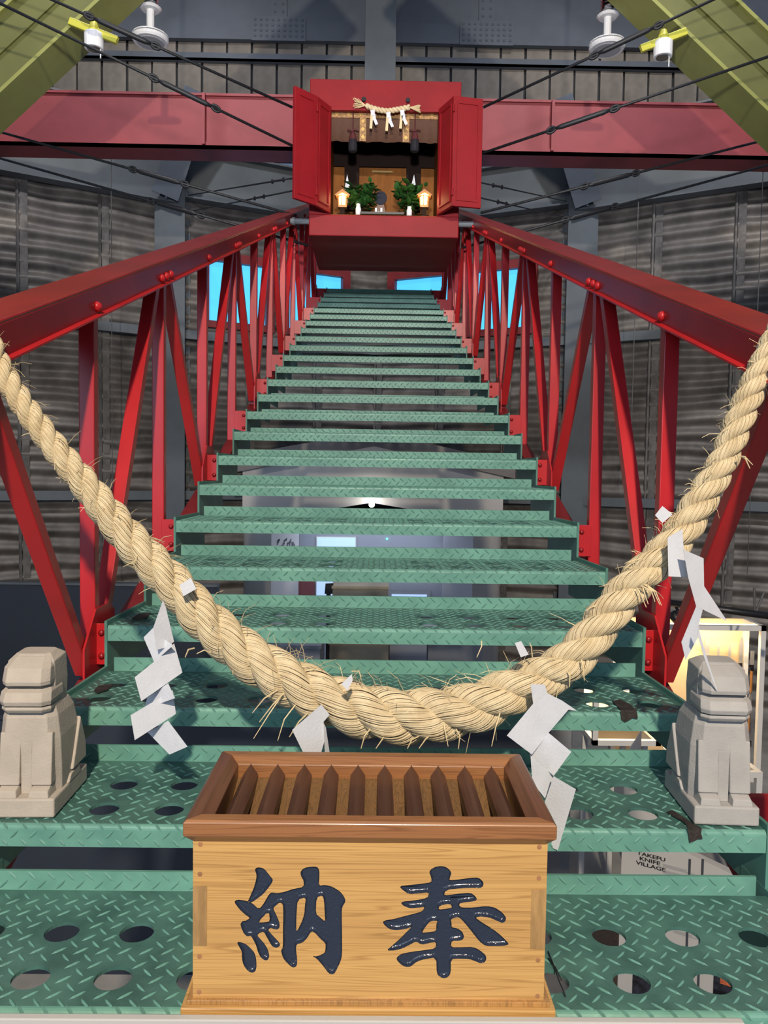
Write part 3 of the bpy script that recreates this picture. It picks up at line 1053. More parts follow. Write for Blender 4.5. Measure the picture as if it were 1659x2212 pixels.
MB().box((-.2269, BYF - .010, bz), (.2157, BYB + .010, bz + .012)).build('base_board', 'box_front_wood', obx, bevel=.0015)
MB().box((-.2215, BYF - .005, bz + .012), (.2100, BYB + .005, bz + .018)).build('base_step', 'box_side_wood', obx, bevel=.001)
# rim: mitred frame, inner face sloping down
rx0, rx1, ry0, ry1 = -.2240, .2112, BYF - .010, BYB + .012
rz0, rz1 = bt - .0005, bt + .0180
RW = .029


def rim(a, b, c, d, m_):
    """a,b outer corners; c,d matching inner corners (plan)"""
    mb = MB()
    g = lambda p, z: (p[0], p[1], z)
    ch = .003
    def mix(p, q, f): return (p[0] + (q[0]-p[0])*f, p[1] + (q[1]-p[1])*f)
    a2, b2 = mix(a, c, .10), mix(b, d, .10)
    a3, b3 = mix(a, c, .62), mix(b, d, .62)
    ra = [g(a, rz0), g(a, rz1 - ch), g(a2, rz1), g(a3, rz1), g(c, rz1 - .010), g(c, rz0 - .032)]
    rb = [g(b, rz0), g(b, rz1 - ch), g(b2, rz1), g(b3, rz1), g(d, rz1 - .010), g(d, rz0 - .032)]
    mb.loft([ra, rb], True)
    mb.build('rim_rail', m_, obx, bevel=.0008)


o_ = [(rx0, ry0), (rx1, ry0), (rx1, ry1), (rx0, ry1)]
i_ = [(rx0 + RW, ry0 + RW), (rx1 - RW, ry0 + RW), (rx1 - RW, ry1 - RW), (rx0 + RW, ry1 - RW)]
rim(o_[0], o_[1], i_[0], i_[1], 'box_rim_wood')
rim(o_[1], o_[2], i_[1], i_[2], 'box_rim_side_shade')
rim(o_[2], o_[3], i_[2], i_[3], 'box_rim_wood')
rim(o_[3], o_[0], i_[3], i_[0], 'box_rim_side_shade')
NSL = 10
sx0, sx1 = i_[0][0] + .018, i_[1][0] - .018
for i in range(NSL):
    cx = sx0 + (sx1 - sx0)*i/(NSL - 1)
    poly = [(cx - .0105, rz0 - .022), (cx + .0105, rz0 - .022), (cx + .0105, rz0 - .005), (cx, rz0 + .0100), (cx - .0105, rz0 - .005)]
    MB().prism(poly, lambda u, v_, w_: (u, w_, v_), i_[0][1] - .002, i_[2][1] + .002).build('slat', 'slat_wood', obx)
fl = MB()
fl.hexa([(bx0 + TB, BYF + TB, bt - .075), (bx1 - TB, BYF + TB, bt - .075), (bx1 - TB, BYB - TB, bt - .016), (bx0 + TB, BYB - TB, bt - .016),
         (bx0 + TB, BYF + TB, bt - .068), (bx1 - TB, BYF + TB, bt - .068), (bx1 - TB, BYB - TB, bt - .009), (bx0 + TB, BYB - TB, bt - .009)])
fl.build('inner_slope_board', 'inner_wood', obx)

for i, (pts, lb) in enumerate((([(1184, 2055), (1196, 2085), (1208, 2120), (1222, 2152)], 'longest thin black cord lying on the tread right of the offering box'),
                               ([(1184, 2070), (1200, 2090), (1213, 2118)], 'short thin black cord lying on the tread right of the offering box'))):
    tag(MB().tube([at(x, y, z=zt(-3) + .004) for x, y in pts], .0009, 5).build('black_cord', 'cable', smooth=True), lb, 'cord', 'thin black cords beside the offering box')

# white board in front of the stair foot
wx0, wx1 = -.62, at(1602, 2205, y=.865).x
wz = at(800, 2198, y=.862).z
t = thing('white_sign_board', 'white board standing in front of the lowest visible tread, top edge only', 'board', (0, .862, FLOOR))
MB().box((wx0, .856, wz - .35), (wx1, .866, wz)).build('panel', 'white_board', t, bevel=.0015)
for x in (wx0 + .06, wx1 - .06):
    MB().box((x - .02, .866, FLOOR), (x + .02, .880, wz - .05)).build('leg', 'white_board', t)


# ================================================================== STATUES
def statue(cx, y0, zb, m_, label, turn):
    t = thing('stone_statue', label, 'statue', (cx, y0 + .07, zb), 'stone guardian statues')
    ct, st = math.cos(turn), math.sin(turn)

    def T(x, y, z):
        yy = y - .07
        return (cx + x*ct - yy*st, y0 + .07 + x*st + yy*ct, zb + z)

    def oct_(hw, ya, yb, z, c=.28, zf=0):
        c_ = hw*c
        cy = (yb - ya)*.16
        return [T(-hw + c_, ya, z), T(hw - c_, ya, z), T(hw, ya + cy, z), T(hw, yb - cy, z + zf), T(hw - c_, yb, z + zf), T(-hw + c_, yb, z + zf), T(-hw, yb - cy, z + zf), T(-hw, ya + cy, z)]
    MB().loft([[T(-.050, 0, 0), T(.050, 0, 0), T(.050, .150, 0), T(-.050, .150, 0)], [T(-.050, 0, .030), T(.050, 0, .030), T(.050, .150, .030), T(-.050, .150, .030)]]).build('plinth', m_, t, bevel=.003)
    body = MB()
    body.loft([oct_(.0465, .026, .138, .0295), oct_(.0475, .022, .138, .070), oct_(.0470, .020, .134, .115), oct_(.0430, .022, .124, .150), oct_(.0380, .028, .112, .166), oct_(.031, .036, .10, .172)])
    body.build('body', m_, t, bevel=.0015)
    for sx in (-1, 1):
        lg = MB()
        a, b = (.0085, .0405)
        xs = sorted((sx*a, sx*b))
        lg.hexa([T(xs[0], .013, .046), T(xs[1], .013, .046), T(xs[1], .04, .046), T(xs[0], .04, .046),
                 T(xs[0], .0212, .128), T(xs[1], .0212, .128), T(xs[1], .04, .125), T(xs[0], .04, .125)])
        lg.build('front_leg', m_, t, bevel=.002)
        pw = MB()
        pw.hexa([T(xs[0], .002, .0295), T(xs[1], .002, .0295), T(xs[1], .04, .0295), T(xs[0], .04, .0295),
                 T(xs[0] + .002, .004, .040), T(xs[1] - .002, .004, .040), T(xs[1] - .002, .03, .050), T(xs[0] + .002, .03, .050)])
        pw.build('paw', m_, t, bevel=.0015)
        hn = MB()
        yz = [(.078, .046), (.142, .046), (.140, .075), (.116, .125), (.092, .075)]
        hn.prism(yz, lambda u, v_, w_: T(w_, u, v_), sx*.040, sx*.0515)
        hn.build('haunch', m_, t, bevel=.002)
        hf = MB()
        yz = [(.062, .0295), (.118, .0295), (.112, .044), (.074, .041)]
        hf.prism(yz, lambda u, v_, w_: T(w_, u, v_), sx*.032, sx*.0505)
        hf.build('hind_foot', m_, t, bevel=.0015)
    MB().hexa([T(-.0085, .0195, .030), T(.0085, .0195, .030), T(.0085, .03, .030), T(-.0085, .03, .030), T(-.0085, .0200, .112), T(.0085, .0200, .112), T(.0055, .03, .112), T(-.0055, .03, .112)]).build('chest_strip', m_, t, bevel=.001)
    head = MB()
    head.loft([oct_(.036, .026, .108, .162), oct_(.0375, .030, .108, .20), oct_(.0365, .030, .104, .236, zf=.004), oct_(.026, .046, .088, .2475, zf=.001)])
    ho = head.build('head', m_, t, bevel=.0015)
    MB().loft([oct_(.0360, .016, .08, .1600), oct_(.0385, .011, .08, .1660), oct_(.0375, .012, .08, .1705)]).build('chin', m_, ho, bevel=.001)
    MB().loft([oct_(.0385, .009, .08, .1725), oct_(.0400, .006, .08, .1800), oct_(.0390, .012, .08, .1930), oct_(.0340, .026, .08, .1990)]).build('muzzle', m_, ho, bevel=.001)
    MB().loft([oct_(.0365, .012, .09, .2035), oct_(.0370, .010, .09, .2100), oct_(.0360, .017, .09, .2300), oct_(.0290, .040, .09, .2440)]).build('brow', m_, ho, bevel=.001)
    return t


ZS = zt(-2) + .0018
statue(-.5505, 1.173, ZS, 'stone_warm', 'pale stone guardian statue on the left end of the tread', .03)
statue(.5545, 1.169, ZS, 'stone_grey', 'grey stone guardian statue on the right end of the tread, paper streamer before its face', -.06)


# ================================================================== STRAW ROPE
RP = [(-34, 712, 48), (0, 792, 49), (54, 881, 51), (122, 971, 56), (181, 1043, 62), (286, 1172, 76), (381, 1269, 84), (445, 1341, 90), (540, 1420, 98), (654, 1487, 106), (745, 1524, 112), (835, 1545, 115),
      (910, 1547, 114), (1012, 1532, 108), (1088, 1500, 100), (1164, 1466, 93), (1240, 1420, 87), (1272, 1365, 0), (1345, 1288, 80), (1417, 1213, 77), (1465, 1160, 74), (1512, 1084, 68), (1561, 998, 61), (1595, 912, 59), (1623, 843, 58), (1655, 774, 57), (1690, 705, 56)]
RP = [p for p in RP if p[2]]
ROPE_Y = 1.25
ctrl = []
for x, y, d in RP:
    p = at(x, y, y=ROPE_Y)
    ctrl.append((p, d*1.262/FPX))


def catmull(c, n):
    out = []
    for i in range(len(c)-1):
        p0, p1, p2, p3 = c[max(i-1, 0)], c[i], c[i+1], c[min(i+2, len(c)-1)]
        for j in range(n):
            t_ = j/n
            f = lambda a, b, cc, d: .5*((2*b) + (-a+cc)*t_ + (2*a-5*b+4*cc-d)*t_*t_ + (-a+3*b-3*cc+d)*t_**3)
            out.append((f(p0[0], p1[0], p2[0], p3[0]), f(p0[1], p1[1], p2[1], p3[1])))
    out.append(c[-1])
    return out


cur = catmull(ctrl, 14)
# smooth then resample by arc length
for _ in range(6):
    cur = [cur[0]] + [((cur[i-1][0] + cur[i][0]*2 + cur[i+1][0])/4, (cur[i-1][1] + cur[i][1]*2 + cur[i+1][1])/4) for i in range(1, len(cur)-1)] + [cur[-1]]
acc = [0]
for i in range(1, len(cur)):
    acc.append(acc[-1] + (cur[i][0] - cur[i-1][0]).length)
LEN = acc[-1]
NP = 420
path = []
j = 0
for i in range(NP + 1):
    s_ = LEN*i/NP
    while j < len(acc)-2 and acc[j+1] < s_: j += 1
    f = (s_ - acc[j])/max(1e-9, acc[j+1] - acc[j])
    path.append((cur[j][0].lerp(cur[j+1][0], f), cur[j][1]*(1-f) + cur[j+1][1]*f))
rope = thing('straw_rope', 'thick twisted straw rope slung between the red railings', 'rope', path[NP//2][0] - V(0, 0, .045))
ds = LEN/NP
ph = 0.4
PHI, FR, TW = [], [], []
tw = 0
for i, (p, d) in enumerate(path):
    a, b = path[max(i-1, 0)][0], path[min(i+1, NP)][0]
    tg = (b - a).normalized()
    n1 = V(0, -1, 0)
    n2 = tg.cross(n1)
    FR.append((n1, n2, tg))
    PHI.append(ph)
    TW.append(tw)
    ph += 2*PI*ds/(2.4*d)
    tw += 1.0*ds/(.27*d)
fib = 64
for st in range(3):
    cen, rad = [], []
    for i, (p, d) in enumerate(path):
        n1, n2, tg = FR[i]
        a_ = PHI[i] + 2*PI*st/3
        cen.append(p + (n1*math.cos(a_) + n2*math.sin(a_))*d*.245)
        rad.append(d*.262)
    so = MB().tube(cen[::2], [r*.93 for r in rad[::2]], 10, True).build('strand', 'straw_core', rope, smooth=True)
    fb_ = MB()
    for q in range(fib):
        rnd = random.Random(st*100 + q)
        th0 = 2*PI*q/fib
        i0 = 0
        pts, rr = [], []
        jit = rnd.uniform(-.04, .06)
        for i in range(0, NP + 1):
            n1, n2, tg = FR[i]
            # local strand frame
            tn = (cen[min(i+1, NP)] - cen[max(i-1, 0)]).normalized()
            e1 = (n1 - tn*n1.dot(tn)).normalized()
            e2 = tn.cross(e1)
            a_ = th0 - TW[i] + .10*math.sin(i*.05 + q)
            wob = 1 + jit + .05*noise.noise(V(q*3.1, i*.045, st*9.))
            pts.append(cen[i] + (e1*math.cos(a_) + e2*math.sin(a_))*rad[i]*wob)
            rr.append(rad[i]*.052*(1 + .35*noise.noise(V(q*1.7, i*.11, st))))
        # three-sided straw
        vs_, fs_ = [], []
        for i in range(NP + 1):
            t_ = (pts[min(i+1, NP)] - pts[max(i-1, 0)]).normalized()
            o_n = (pts[i] - cen[i]).normalized()
            sd = t_.cross(o_n)
            vs_ += [pts[i] + sd*rr[i]*1.15, pts[i] + o_n*rr[i], pts[i] - sd*rr[i]*1.15]
        for i in range(NP):
            for k in range(2):
                a_ = i*3 + k
                fs_.append((a_, a_ + 1, a_ + 4, a_ + 3))
        fb_.add(vs_, fs_)
    fb_.build('straw_fibres', 'straw', so, smooth=True, kind='stuff', fixn=False)
ls = MB()
rnd = random.Random(5)
for q in range(300):
    i = rnd.randint(4, NP - 4)
    p, d = path[i]
    n1, n2, tg = FR[i]
    cen_w = math.exp(-((i/NP - .5)/.22)**2)
    a_ = rnd.uniform(0, 2*PI)
    if rnd.random() < .55 + .3*cen_w:
        a_ = rnd.gauss(-PI/2*1.0, .7)       # mostly lower side
    o_n = n1*math.cos(a_) + n2*math.sin(a_)
    base = p + o_n*d*.46
    dirv = (tg*rnd.uniform(-1, 1) + o_n*rnd.uniform(.5, 1.2) + V(0, 0, -.5)*rnd.random()).normalized()
    L = (rnd.uniform(.008, .020) + (.045*rnd.random()**2*cen_w + .014*rnd.random()**3))
    r = rnd.uniform(.00035, .0007)
    mid = base + dirv*L*.55
    end = mid + (dirv + V(0, 0, -.7)*rnd.random()).normalized()*L*.45
    ls.tube([base - dirv*.006, mid, end], [r, r, r*.6], 3, False)
# long hanging wisps near the bottom of the curve
for (x, y, x2, y2) in ((610, 1500, 548, 1595), (612, 1498, 560, 1560), (600, 1490, 545, 1540), (640, 1520, 600, 1600), (665, 1540, 625, 1592), (905, 1590, 880, 1617), (800, 1575, 780, 1617), (830, 1590, 812, 1617),
                       (958, 1560, 968, 1612), (1080, 1540, 1062, 1612), (1225, 1450, 1230, 1484), (1385, 1265, 1415, 1300), (1388, 1268, 1400, 1305), (1392, 1262, 1425, 1306), (1396, 1262, 1429, 1308), (1375, 1270, 1396, 1312),
                       (1595, 985, 1626, 1004), (1598, 985, 1620, 1012), (420, 1400, 400, 1420), (455, 1410, 425, 1412), (985, 1575, 990, 1618), (930, 1588, 905, 1617), (1255, 1425, 1262, 1470), (760, 1450, 780, 1462), (1040, 1385, 1030, 1420), (1150, 1420, 1144, 1388)):
    a, b = at(x, y, y=ROPE_Y - .035), at(x2, y2, y=ROPE_Y - .045)
    mid = (a + b)/2 + V(.004*rnd.uniform(-1, 1), -.004, .006)
    ls.tube([a, mid, b], [.0013, .0012, .0007], 4, False)
ls.build('loose_straws', 'straw_loose', rope, kind='stuff', fixn=False)


# ================================================================== PAPER STREAMERS
def streamer(label, polys):
    p0 = at(*polys[0][0][0], y=polys[0][1])
    t = thing('paper_streamer', label, 'streamer', p0, 'white folded paper streamers on the straw rope')
    for pts, y, slope in polys:
        c = sum((Vector((a, b)) for a, b in pts), V(0, 0))/len(pts)
        n = len(pts)
        P = []
        for (a, b) in pts:
            P.append(at(a, b, y=y + slope*(a - c.x)/100.0))
        off = V(0, .0007, 0)
        tri = tessellate_polygon([[V(a, b, 0) for a, b in pts]])
        vs_ = P + [p + off for p in P]
        fs_ = [tuple(q) for q in tri] + [tuple(i + n for i in reversed(q)) for q in tri] + [(i, (i+1) % n, n + (i+1) % n, n + i) for i in range(n)]
        MB().add(vs_, fs_).build('paper_fold', 'paper', t)
    return t


streamer('white zigzag paper streamer hanging at the left of rope, beside left railing',
         [([(388, 1264), (412, 1248), (424, 1272), (396, 1288)], 1.196, .02),
          ([(352, 1296), (358, 1312), (376, 1386), (362, 1398), (338, 1404), (331, 1356)], 1.203, .06),
          ([(331, 1356), (310, 1377), (333, 1430), (374, 1394), (340, 1370)], 1.212, -.04),
          ([(332, 1430), (376, 1390), (394, 1453), (305, 1515), (291, 1463)], 1.205, .04),
          ([(318, 1507), (363, 1476), (378, 1508), (312, 1532)], 1.216, -.06),
          ([(282, 1545), (373, 1491), (380, 1542), (291, 1599)], 1.207, .04),
          ([(319, 1582), (363, 1557), (405, 1613), (366, 1630)], 1.216, -.05)])
streamer('white paper streamer hanging behind the offering box, left of rope centre',
         [([(737, 1478), (760, 1456), (762, 1470), (751, 1492)], 1.178, .02),
          ([(694, 1522), (712, 1544), (699, 1559), (701, 1600), (690, 1640), (662, 1640), (631, 1577)], 1.185, .05),
          ([(699, 1562), (704, 1572), (714, 1640), (702, 1640)], 1.192, .1)])
streamer('long white zigzag paper streamer hanging to the right of offering box',
         [([(1112, 1389), (1126, 1385), (1142, 1414), (1125, 1420)], 1.20, .03),
          ([(1146, 1478), (1177, 1479), (1183, 1500), (1183, 1526), (1152, 1522)], 1.190, .05),
          ([(1152, 1520), (1183, 1498), (1215, 1514), (1246, 1535), (1228, 1533), (1185, 1583), (1149, 1630), (1095, 1589)], 1.180, .04),
          ([(1185, 1583), (1234, 1624), (1196, 1676), (1143, 1630)], 1.172, -.04),
          ([(1146, 1632), (1196, 1676), (1180, 1728), (1150, 1690)], 1.166, .05),
          ([(1196, 1677), (1244, 1705), (1205, 1837), (1184, 1827), (1176, 1735)], 1.150, -.05)])
streamer('white paper streamer hanging at the right of rope, above right statue',
         [([(1415, 1113), (1431, 1093), (1453, 1111), (1431, 1130)], 1.205, .02),
          ([(1442, 1161), (1474, 1143), (1477, 1187), (1486, 1247), (1444, 1245)], 1.200, .03),
          ([(1476, 1187), (1520, 1206), (1521, 1266), (1571, 1342), (1504, 1310), (1487, 1249)], 1.195, .06),
          ([(1504, 1310), (1518, 1317), (1509, 1353), (1511, 1372), (1481, 1426), (1472, 1387)], 1.188, -.05),
          ([(1509, 1352), (1514, 1374), (1530, 1430), (1550, 1492), (1546, 1488), (1521, 1420), (1507, 1372)], 1.165, .05)])

# ================================================================== SHRINE
SY = 4.90
SD = .84
pt = lambda x, y, d=0: at(x, y, y=SY + d)
lx = pt(667, 486).x
rx = pt(991, 490).x
zb, zs = pt(828, 511).z, pt(828, 465).z
ztop = pt(832, 173).z
ox0, ox1 = pt(714, 400).x, pt(945, 400).x
zo1 = pt(830, 240).z
shr = thing('shrine_cabinet', 'red cabinet shrine with open folding doors above the staircase', 'shrine', ((lx+rx)/2, SY + SD/2, zb))
MB().box((lx, SY, zb), (rx, SY + SD, zs)).build('base_plinth', 'shrine_red', shr, bevel=.006)
MB().box((lx, SY, zo1), (rx, SY + .03, ztop)).build('head_panel', 'shrine_red', shr, bevel=.004)
MB().box((ox0, SY - .010, zo1 - .003), (ox1, SY, zo1 + .022)).build('head_trim', 'shrine_red', shr, bevel=.003)
for xa, xb in ((lx, ox0), (ox1, rx)):
    MB().box((xa, SY + .004, zs), (xb, SY + .034, zo1)).build('jamb', 'shrine_red', shr, bevel=.004)
for xa in (lx, rx - .03):
    MB().box((xa, SY + .034, zs), (xa + .03, SY + SD, ztop)).build('side_panel', 'shrine_red', shr)
MB().box((lx + .03, SY + .03, ztop - .03), (rx - .03, SY + SD, ztop)).build('top_panel', 'shrine_red', shr)
MB().box((lx + .03, SY + SD - .03, zs), (rx - .03, SY + SD, ztop - .03)).build('back_panel', 'altar_dark', shr)
MB().box((ox0 - .02, SY + .036, zs + .001), (ox1 + .02, SY + .50, zs + .012)).build('inner_floor', 'altar_wood', shr)
for xa in (ox0 - .03, ox1 + .01):
    MB().box((xa, SY + .036, zs), (xa + .02, SY + .50, zo1 + .1)).build('inner_side', 'altar_wood', shr)
zh = at(830, 363, y=SY + .48).z
MB().box((ox0 - .02, SY + .48, zs), (ox1 + .02, SY + .50, zh)).build('inner_back', 'altar_wood', shr)
MB().box((ox0 - .02, SY + .46, zh), (ox1 + .02, SY + .50, zh + .5)).build('inner_upper_back', 'altar_dark', shr)
MB().box((ox0 - .02, SY + .036, zo1 + .08), (ox1 + .02, SY + .50, zo1 + .1)).build('inner_ceiling', 'altar_dark', shr)
# little inner door with lintel
a, b = at(806, 372, y=SY + .475), at(846, 372, y=SY + .475)
dr = MB().box((a.x, SY + .468, zs), (b.x, SY + .48, a.z - .01)).build('inner_door', 'altar_wood', shr)
MB().box((a.x - .006, SY + .462, a.z - .006), (b.x + .006, SY + .48, a.z + .006)).build('door_lintel', 'brocade_gold', dr)
for px in (760, 893):
    c = at(px, 400, y=SY + .46)
    MB().box((c.x - .05, SY + .44, zs + .18), (c.x + .05, SY + .48, zh + .05)).build('inner_pillar', 'altar_dark', shr)


def leaf(p_bot, p_top, q_bot, q_top, name='door_leaf', inner=1):
    """door leaf between two vertical edges (world points), with raised panel"""
    e = (q_bot - p_bot)
    n = V(e.y, -e.x, 0).normalized()
    T_ = .022
    mb = MB().hexa([p_bot, q_bot, q_bot + n*T_, p_bot + n*T_, p_top, q_top, q_top + n*T_, p_top + n*T_])
    o = mb.build(name, 'shrine_red', shr, bevel=.003)
    P = lambda a, b, d: p_bot.lerp(q_bot, a).lerp(p_top.lerp(q_top, a), b) + n*d
    for d0, d1 in ((-.006, 0), (T_, T_ + .006)):
        fr = MB()
        A_ = [(.13, .05), (.87, .05), (.87, .95), (.13, .95)]
        B_ = [(.18, .068), (.82, .068), (.82, .932), (.18, .932)]
        fr.hexa([P(*A_[0], d0), P(*A_[1], d0), P(*A_[1], d1), P(*A_[0], d1), P(*B_[0], d0), P(*B_[1], d0), P(*B_[1], d1), P(*B_[0], d1)])
        fr.hexa([P(*A_[1], d0), P(*A_[2], d0), P(*A_[2], d1), P(*A_[1], d1), P(*B_[1], d0), P(*B_[2], d0), P(*B_[2], d1), P(*B_[1], d1)])
        fr.hexa([P(*A_[2], d0), P(*A_[3], d0), P(*A_[3], d1), P(*A_[2], d1), P(*B_[2], d0), P(*B_[3], d0), P(*B_[3], d1), P(*B_[2], d1)])
        fr.hexa([P(*A_[3], d0), P(*A_[0], d0), P(*A_[0], d1), P(*A_[3], d1), P(*B_[3], d0), P(*B_[0], d0), P(*B_[0], d1), P(*B_[3], d1)])
        fr.build('panel_moulding', 'shrine_red', o)
    return o


zdb, zdt = zs + .004, 3.806


def dedge(px, depth):
    b = at(px, 400, y=depth)
    return V(b.x, depth, zdb), V(b.x, depth, zdt)


h0b, h0t = dedge(714, SY - .012)
h1b, h1t = dedge(684, 4.755)
h2b, h2t = dedge(636, 4.635)
leaf(h0b, h0t, h1b, h1t)
leaf(h1b, h1t, h2b, h2t)
g0b, g0t = dedge(945, SY - .012)
g1b, g1t = dedge(977, 4.715)
g2b, g2t = dedge(1040, 4.750)
leaf(g1b, g1t, g0b, g0t)
leaf(g2b, g2t, g1b, g1t)
for zf in (.12, .88):
    for e0, e1 in ((h1b, h1t), (g1b, g1t)):
        c = e0.lerp(e1, zf)
        MB().tube([c - V(0, .012, .02), c + V(0, -.012, .02)], .006, 8).build('hinge', 'shrine_red', shr)

# cloth valance
vy = SY + .05
v0, v1 = at(714, 300, y=vy), at(945, 300, y=vy)
vz1, vz0 = zo1 + .05, at(830, 307, y=vy).z
val = thing('cloth_valance', 'brown cloth valance with gold brocade bands hung across the shrine opening', 'curtain', ((v0.x+v1.x)/2, vy, vz0))
mb = MB()
N = 40
top, bot = [], []
for s_ in (0, .004):
    for i in range(N + 1):
        x = v0.x + (v1.x - v0.x)*i/N
        w_ = .004*math.sin(i*1.9)
        mb.v += [(x, vy + s_ + w_, vz0 + .003*math.sin(i*.8)), (x, vy + s_ + w_*.3, vz1)]
for i in range(N):
    a = i*2
    b = (N+1)*2
    mb.f += [(a, a+2, a+3, a+1), (b + a, b + a + 1, b + a + 3, b + a + 2), (a, b + a, b + a + 2, a + 2)]
mb.build('cloth', 'valance', val, smooth=True)
gz = at(830, 257, y=vy).z
MB().box((v0.x, vy - .008, gz), (v1.x, vy - .004, vz1)).build('brocade_band', 'brocade', val)
for px in (784, 877):
    c = at(px, 280, y=vy)
    bb = MB().box((c.x - .020, vy - .010, vz0), (c.x + .020, vy - .005, gz)).build('brocade_strip', 'brocade', val)
    for i in range(3):
        zz = vz0 + .025 + i*.048
        MB().prism([(c.x, zz + .014), (c.x + .012, zz), (c.x, zz - .014), (c.x - .012, zz)], lambda u, v_, w_: (u, w_, v_), vy - .0125, vy - .010).build('gold_diamond', 'brocade_gold', bb)
for i in range(9):
    x = v0.x + (v1.x - v0.x)*(i + .5)/9
    zz = (gz + at(830, 240, y=vy).z)/2
    MB().prism([(x, zz + .014), (x + .016, zz), (x, zz - .014), (x - .016, zz)], lambda u, v_, w_: (u, w_, v_), vy - .0105, vy - .008).build('gold_diamond', 'brocade_gold', val)
for px, lb in ((763, 'left'), (897, 'right')):
    ty = SY + .03
    c0, c1 = at(px, 240, y=ty), at(px, 345, y=ty)
    t = thing('tassel', 'dark red tassel hanging in the %s half of the shrine opening' % lb, 'tassel', (c0.x, ty, c1.z), 'dark red tassels in the shrine')
    MB().tube([c0, V(c0.x, ty, at(px, 283, y=ty).z)], .004, 6).build('cord', 'tassel', t)
    kz = at(px, 282, y=ty).z
    MB().tube([V(c0.x - .035, ty, kz + .004), V(c0.x - .012, ty - .006, kz - .004), V(c0.x + .012, ty - .006, kz + .004), V(c0.x + .035, ty, kz)], .005, 6).build('bow', 'tassel', t)
    MB().lathe((c0.x, ty, kz), [(.004, 0), (.018, -.02), (.024, -.05), (.026, -.06)], 10).build('knob', 'tassel', t)
    MB().lathe((c0.x, ty, kz), [(.024, -.055), (.028, -.09), (.028, -.12), (.022, -.13)], 12).build('fringe', 'tassel_dark', t)

# small straw festoon on the shrine head
fy = SY - .03
t = thing('small_straw_festoon', 'small twisted straw festoon with paper streamers on the shrine lintel', 'rope', at(838, 240, y=fy))
fp = [at(x, y, y=fy) for x, y in ((790, 228), (805, 234), (820, 238), (836, 240), (852, 238), (868, 235), (884, 232))]
for st in range(2):
    pts = []
    for i in range(61):
        f = i/60*(len(fp)-1)
        q = int(min(f, len(fp)-2))
        c = fp[q].lerp(fp[q+1], f - q)
        a_ = i*.62 + PI*st
        pts.append(c + V(0, math.cos(a_), math.sin(a_))*.008)
    MB().tube(pts, .0105, 6).build('strand', 'straw', t, smooth=True)
tf = MB()
rnd = random.Random(3)
for i in range(46):
    a = at(790, 228, y=fy)
    tf.tube([a, at(764 + rnd.uniform(-2, 10), 226 + rnd.uniform(-16, 8), y=fy + rnd.uniform(-.02, .02))], [.0022, .0012], 3)
for i in range(40):
    a = at(884, 232, y=fy)
    tf.tube([a, at(908 + rnd.uniform(-3, 1), 235 + rnd.uniform(-9, 9), y=fy + rnd.uniform(-.015, .015))], [.0022, .0018], 3)
tf.build('frayed_ends', 'straw_loose', t, kind='stuff')
for px, py in ((805, 236), (839, 241), (869, 236)):
    MB().bar(at(px - 1, py + 4, y=fy - .004), at(px - 4, py + 42, y=fy - .004), .016, .010, (1, 0, 0)).build('straw_tail', 'straw_loose', t)
    z_ = [((px - 5, py + 2), (px + 4, py), (px + 5, py + 12), (px - 3, py + 14)), ((px - 2, py + 12), (px + 6, py + 10), (px + 7, py + 22), (px, py + 24)), ((px + 1, py + 22), (px + 7, py + 20), (px + 12, py + 32), (px + 6, py + 34))]
    for i, q in enumerate(z_):
        P = [at(*c, y=fy - .012 + .003*(i % 2)) for c in q]
        MB().hexa(P + [p + V(0, .001, 0) for p in P]).build('paper_fold', 'paper', t)
for px, py in ((786, 217), (881, 219)):
    MB().lathe(at(px, py, y=SY), [(.011, 0), (.010, .015), (.014, .02), (.004, .03)], 10, (0, -1, 0)).build('hook', 'gap_dark', t)

# altar objects
zf_ = zs + .0125


def lantern(px, lb):
    y = SY + .075
    c = at(px, 440, y=y)
    t = thing('altar_lantern', 'small glowing wooden lantern at the %s of the shrine altar' % lb, 'lantern', (c.x, y, zf_), 'glowing lanterns in the shrine')
    zl = at(px, 446, y=y).z
    MB().box((c.x - .014, y - .014, zf_), (c.x + .014, y + .014, zl)).build('post', 'altar_dark', t)
    MB().lathe((c.x, y, zf_), [(.040, 0), (.040, .008), (.018, .016)], 12).build('foot', 'altar_dark', t)
    MB().box((c.x - .026, y - .026, zl - .012), (c.x + .026, y + .026, zl + .002)).build('tray', 'lantern_wood', t)
    zu = at(px, 424, y=y).z
    MB().lathe((c.x, y, zl + .002), [(.022, 0), (.026, (zu - zl)*.9)], 6).build('lamp_glass', 'lantern_glow', t)
    for k in range(6):
        a_ = 2*PI*k/6 + .3
        u = V(math.cos(a_), math.sin(a_), 0)*.029
        MB().tube([V(c.x, y, zl) + u*.9, V(c.x, y, zu) + u*1.1], .0028, 5).build('frame_bar', 'lantern_wood', t)
    zr = at(px, 414, y=y).z
    MB().prism([(c.x - .050, zu - .004), (c.x - .040, zu - .010), (c.x, zr - .010), (c.x + .040, zu - .010), (c.x + .050, zu - .004), (c.x, zr + .004)], lambda u, v_, w_: (u, w_, v_), y - .04, y + .04).build('roof', 'lantern_wood', t)
    MB().prism([(c.x - .028, zu - .004), (c.x + .028, zu - .004), (c.x, zr - .016)], lambda u, v_, w_: (u, w_, v_), y - .032, y - .028).build('gable_glow', 'lantern_glow', t)


lantern(740, 'left')
lantern(916, 'right')


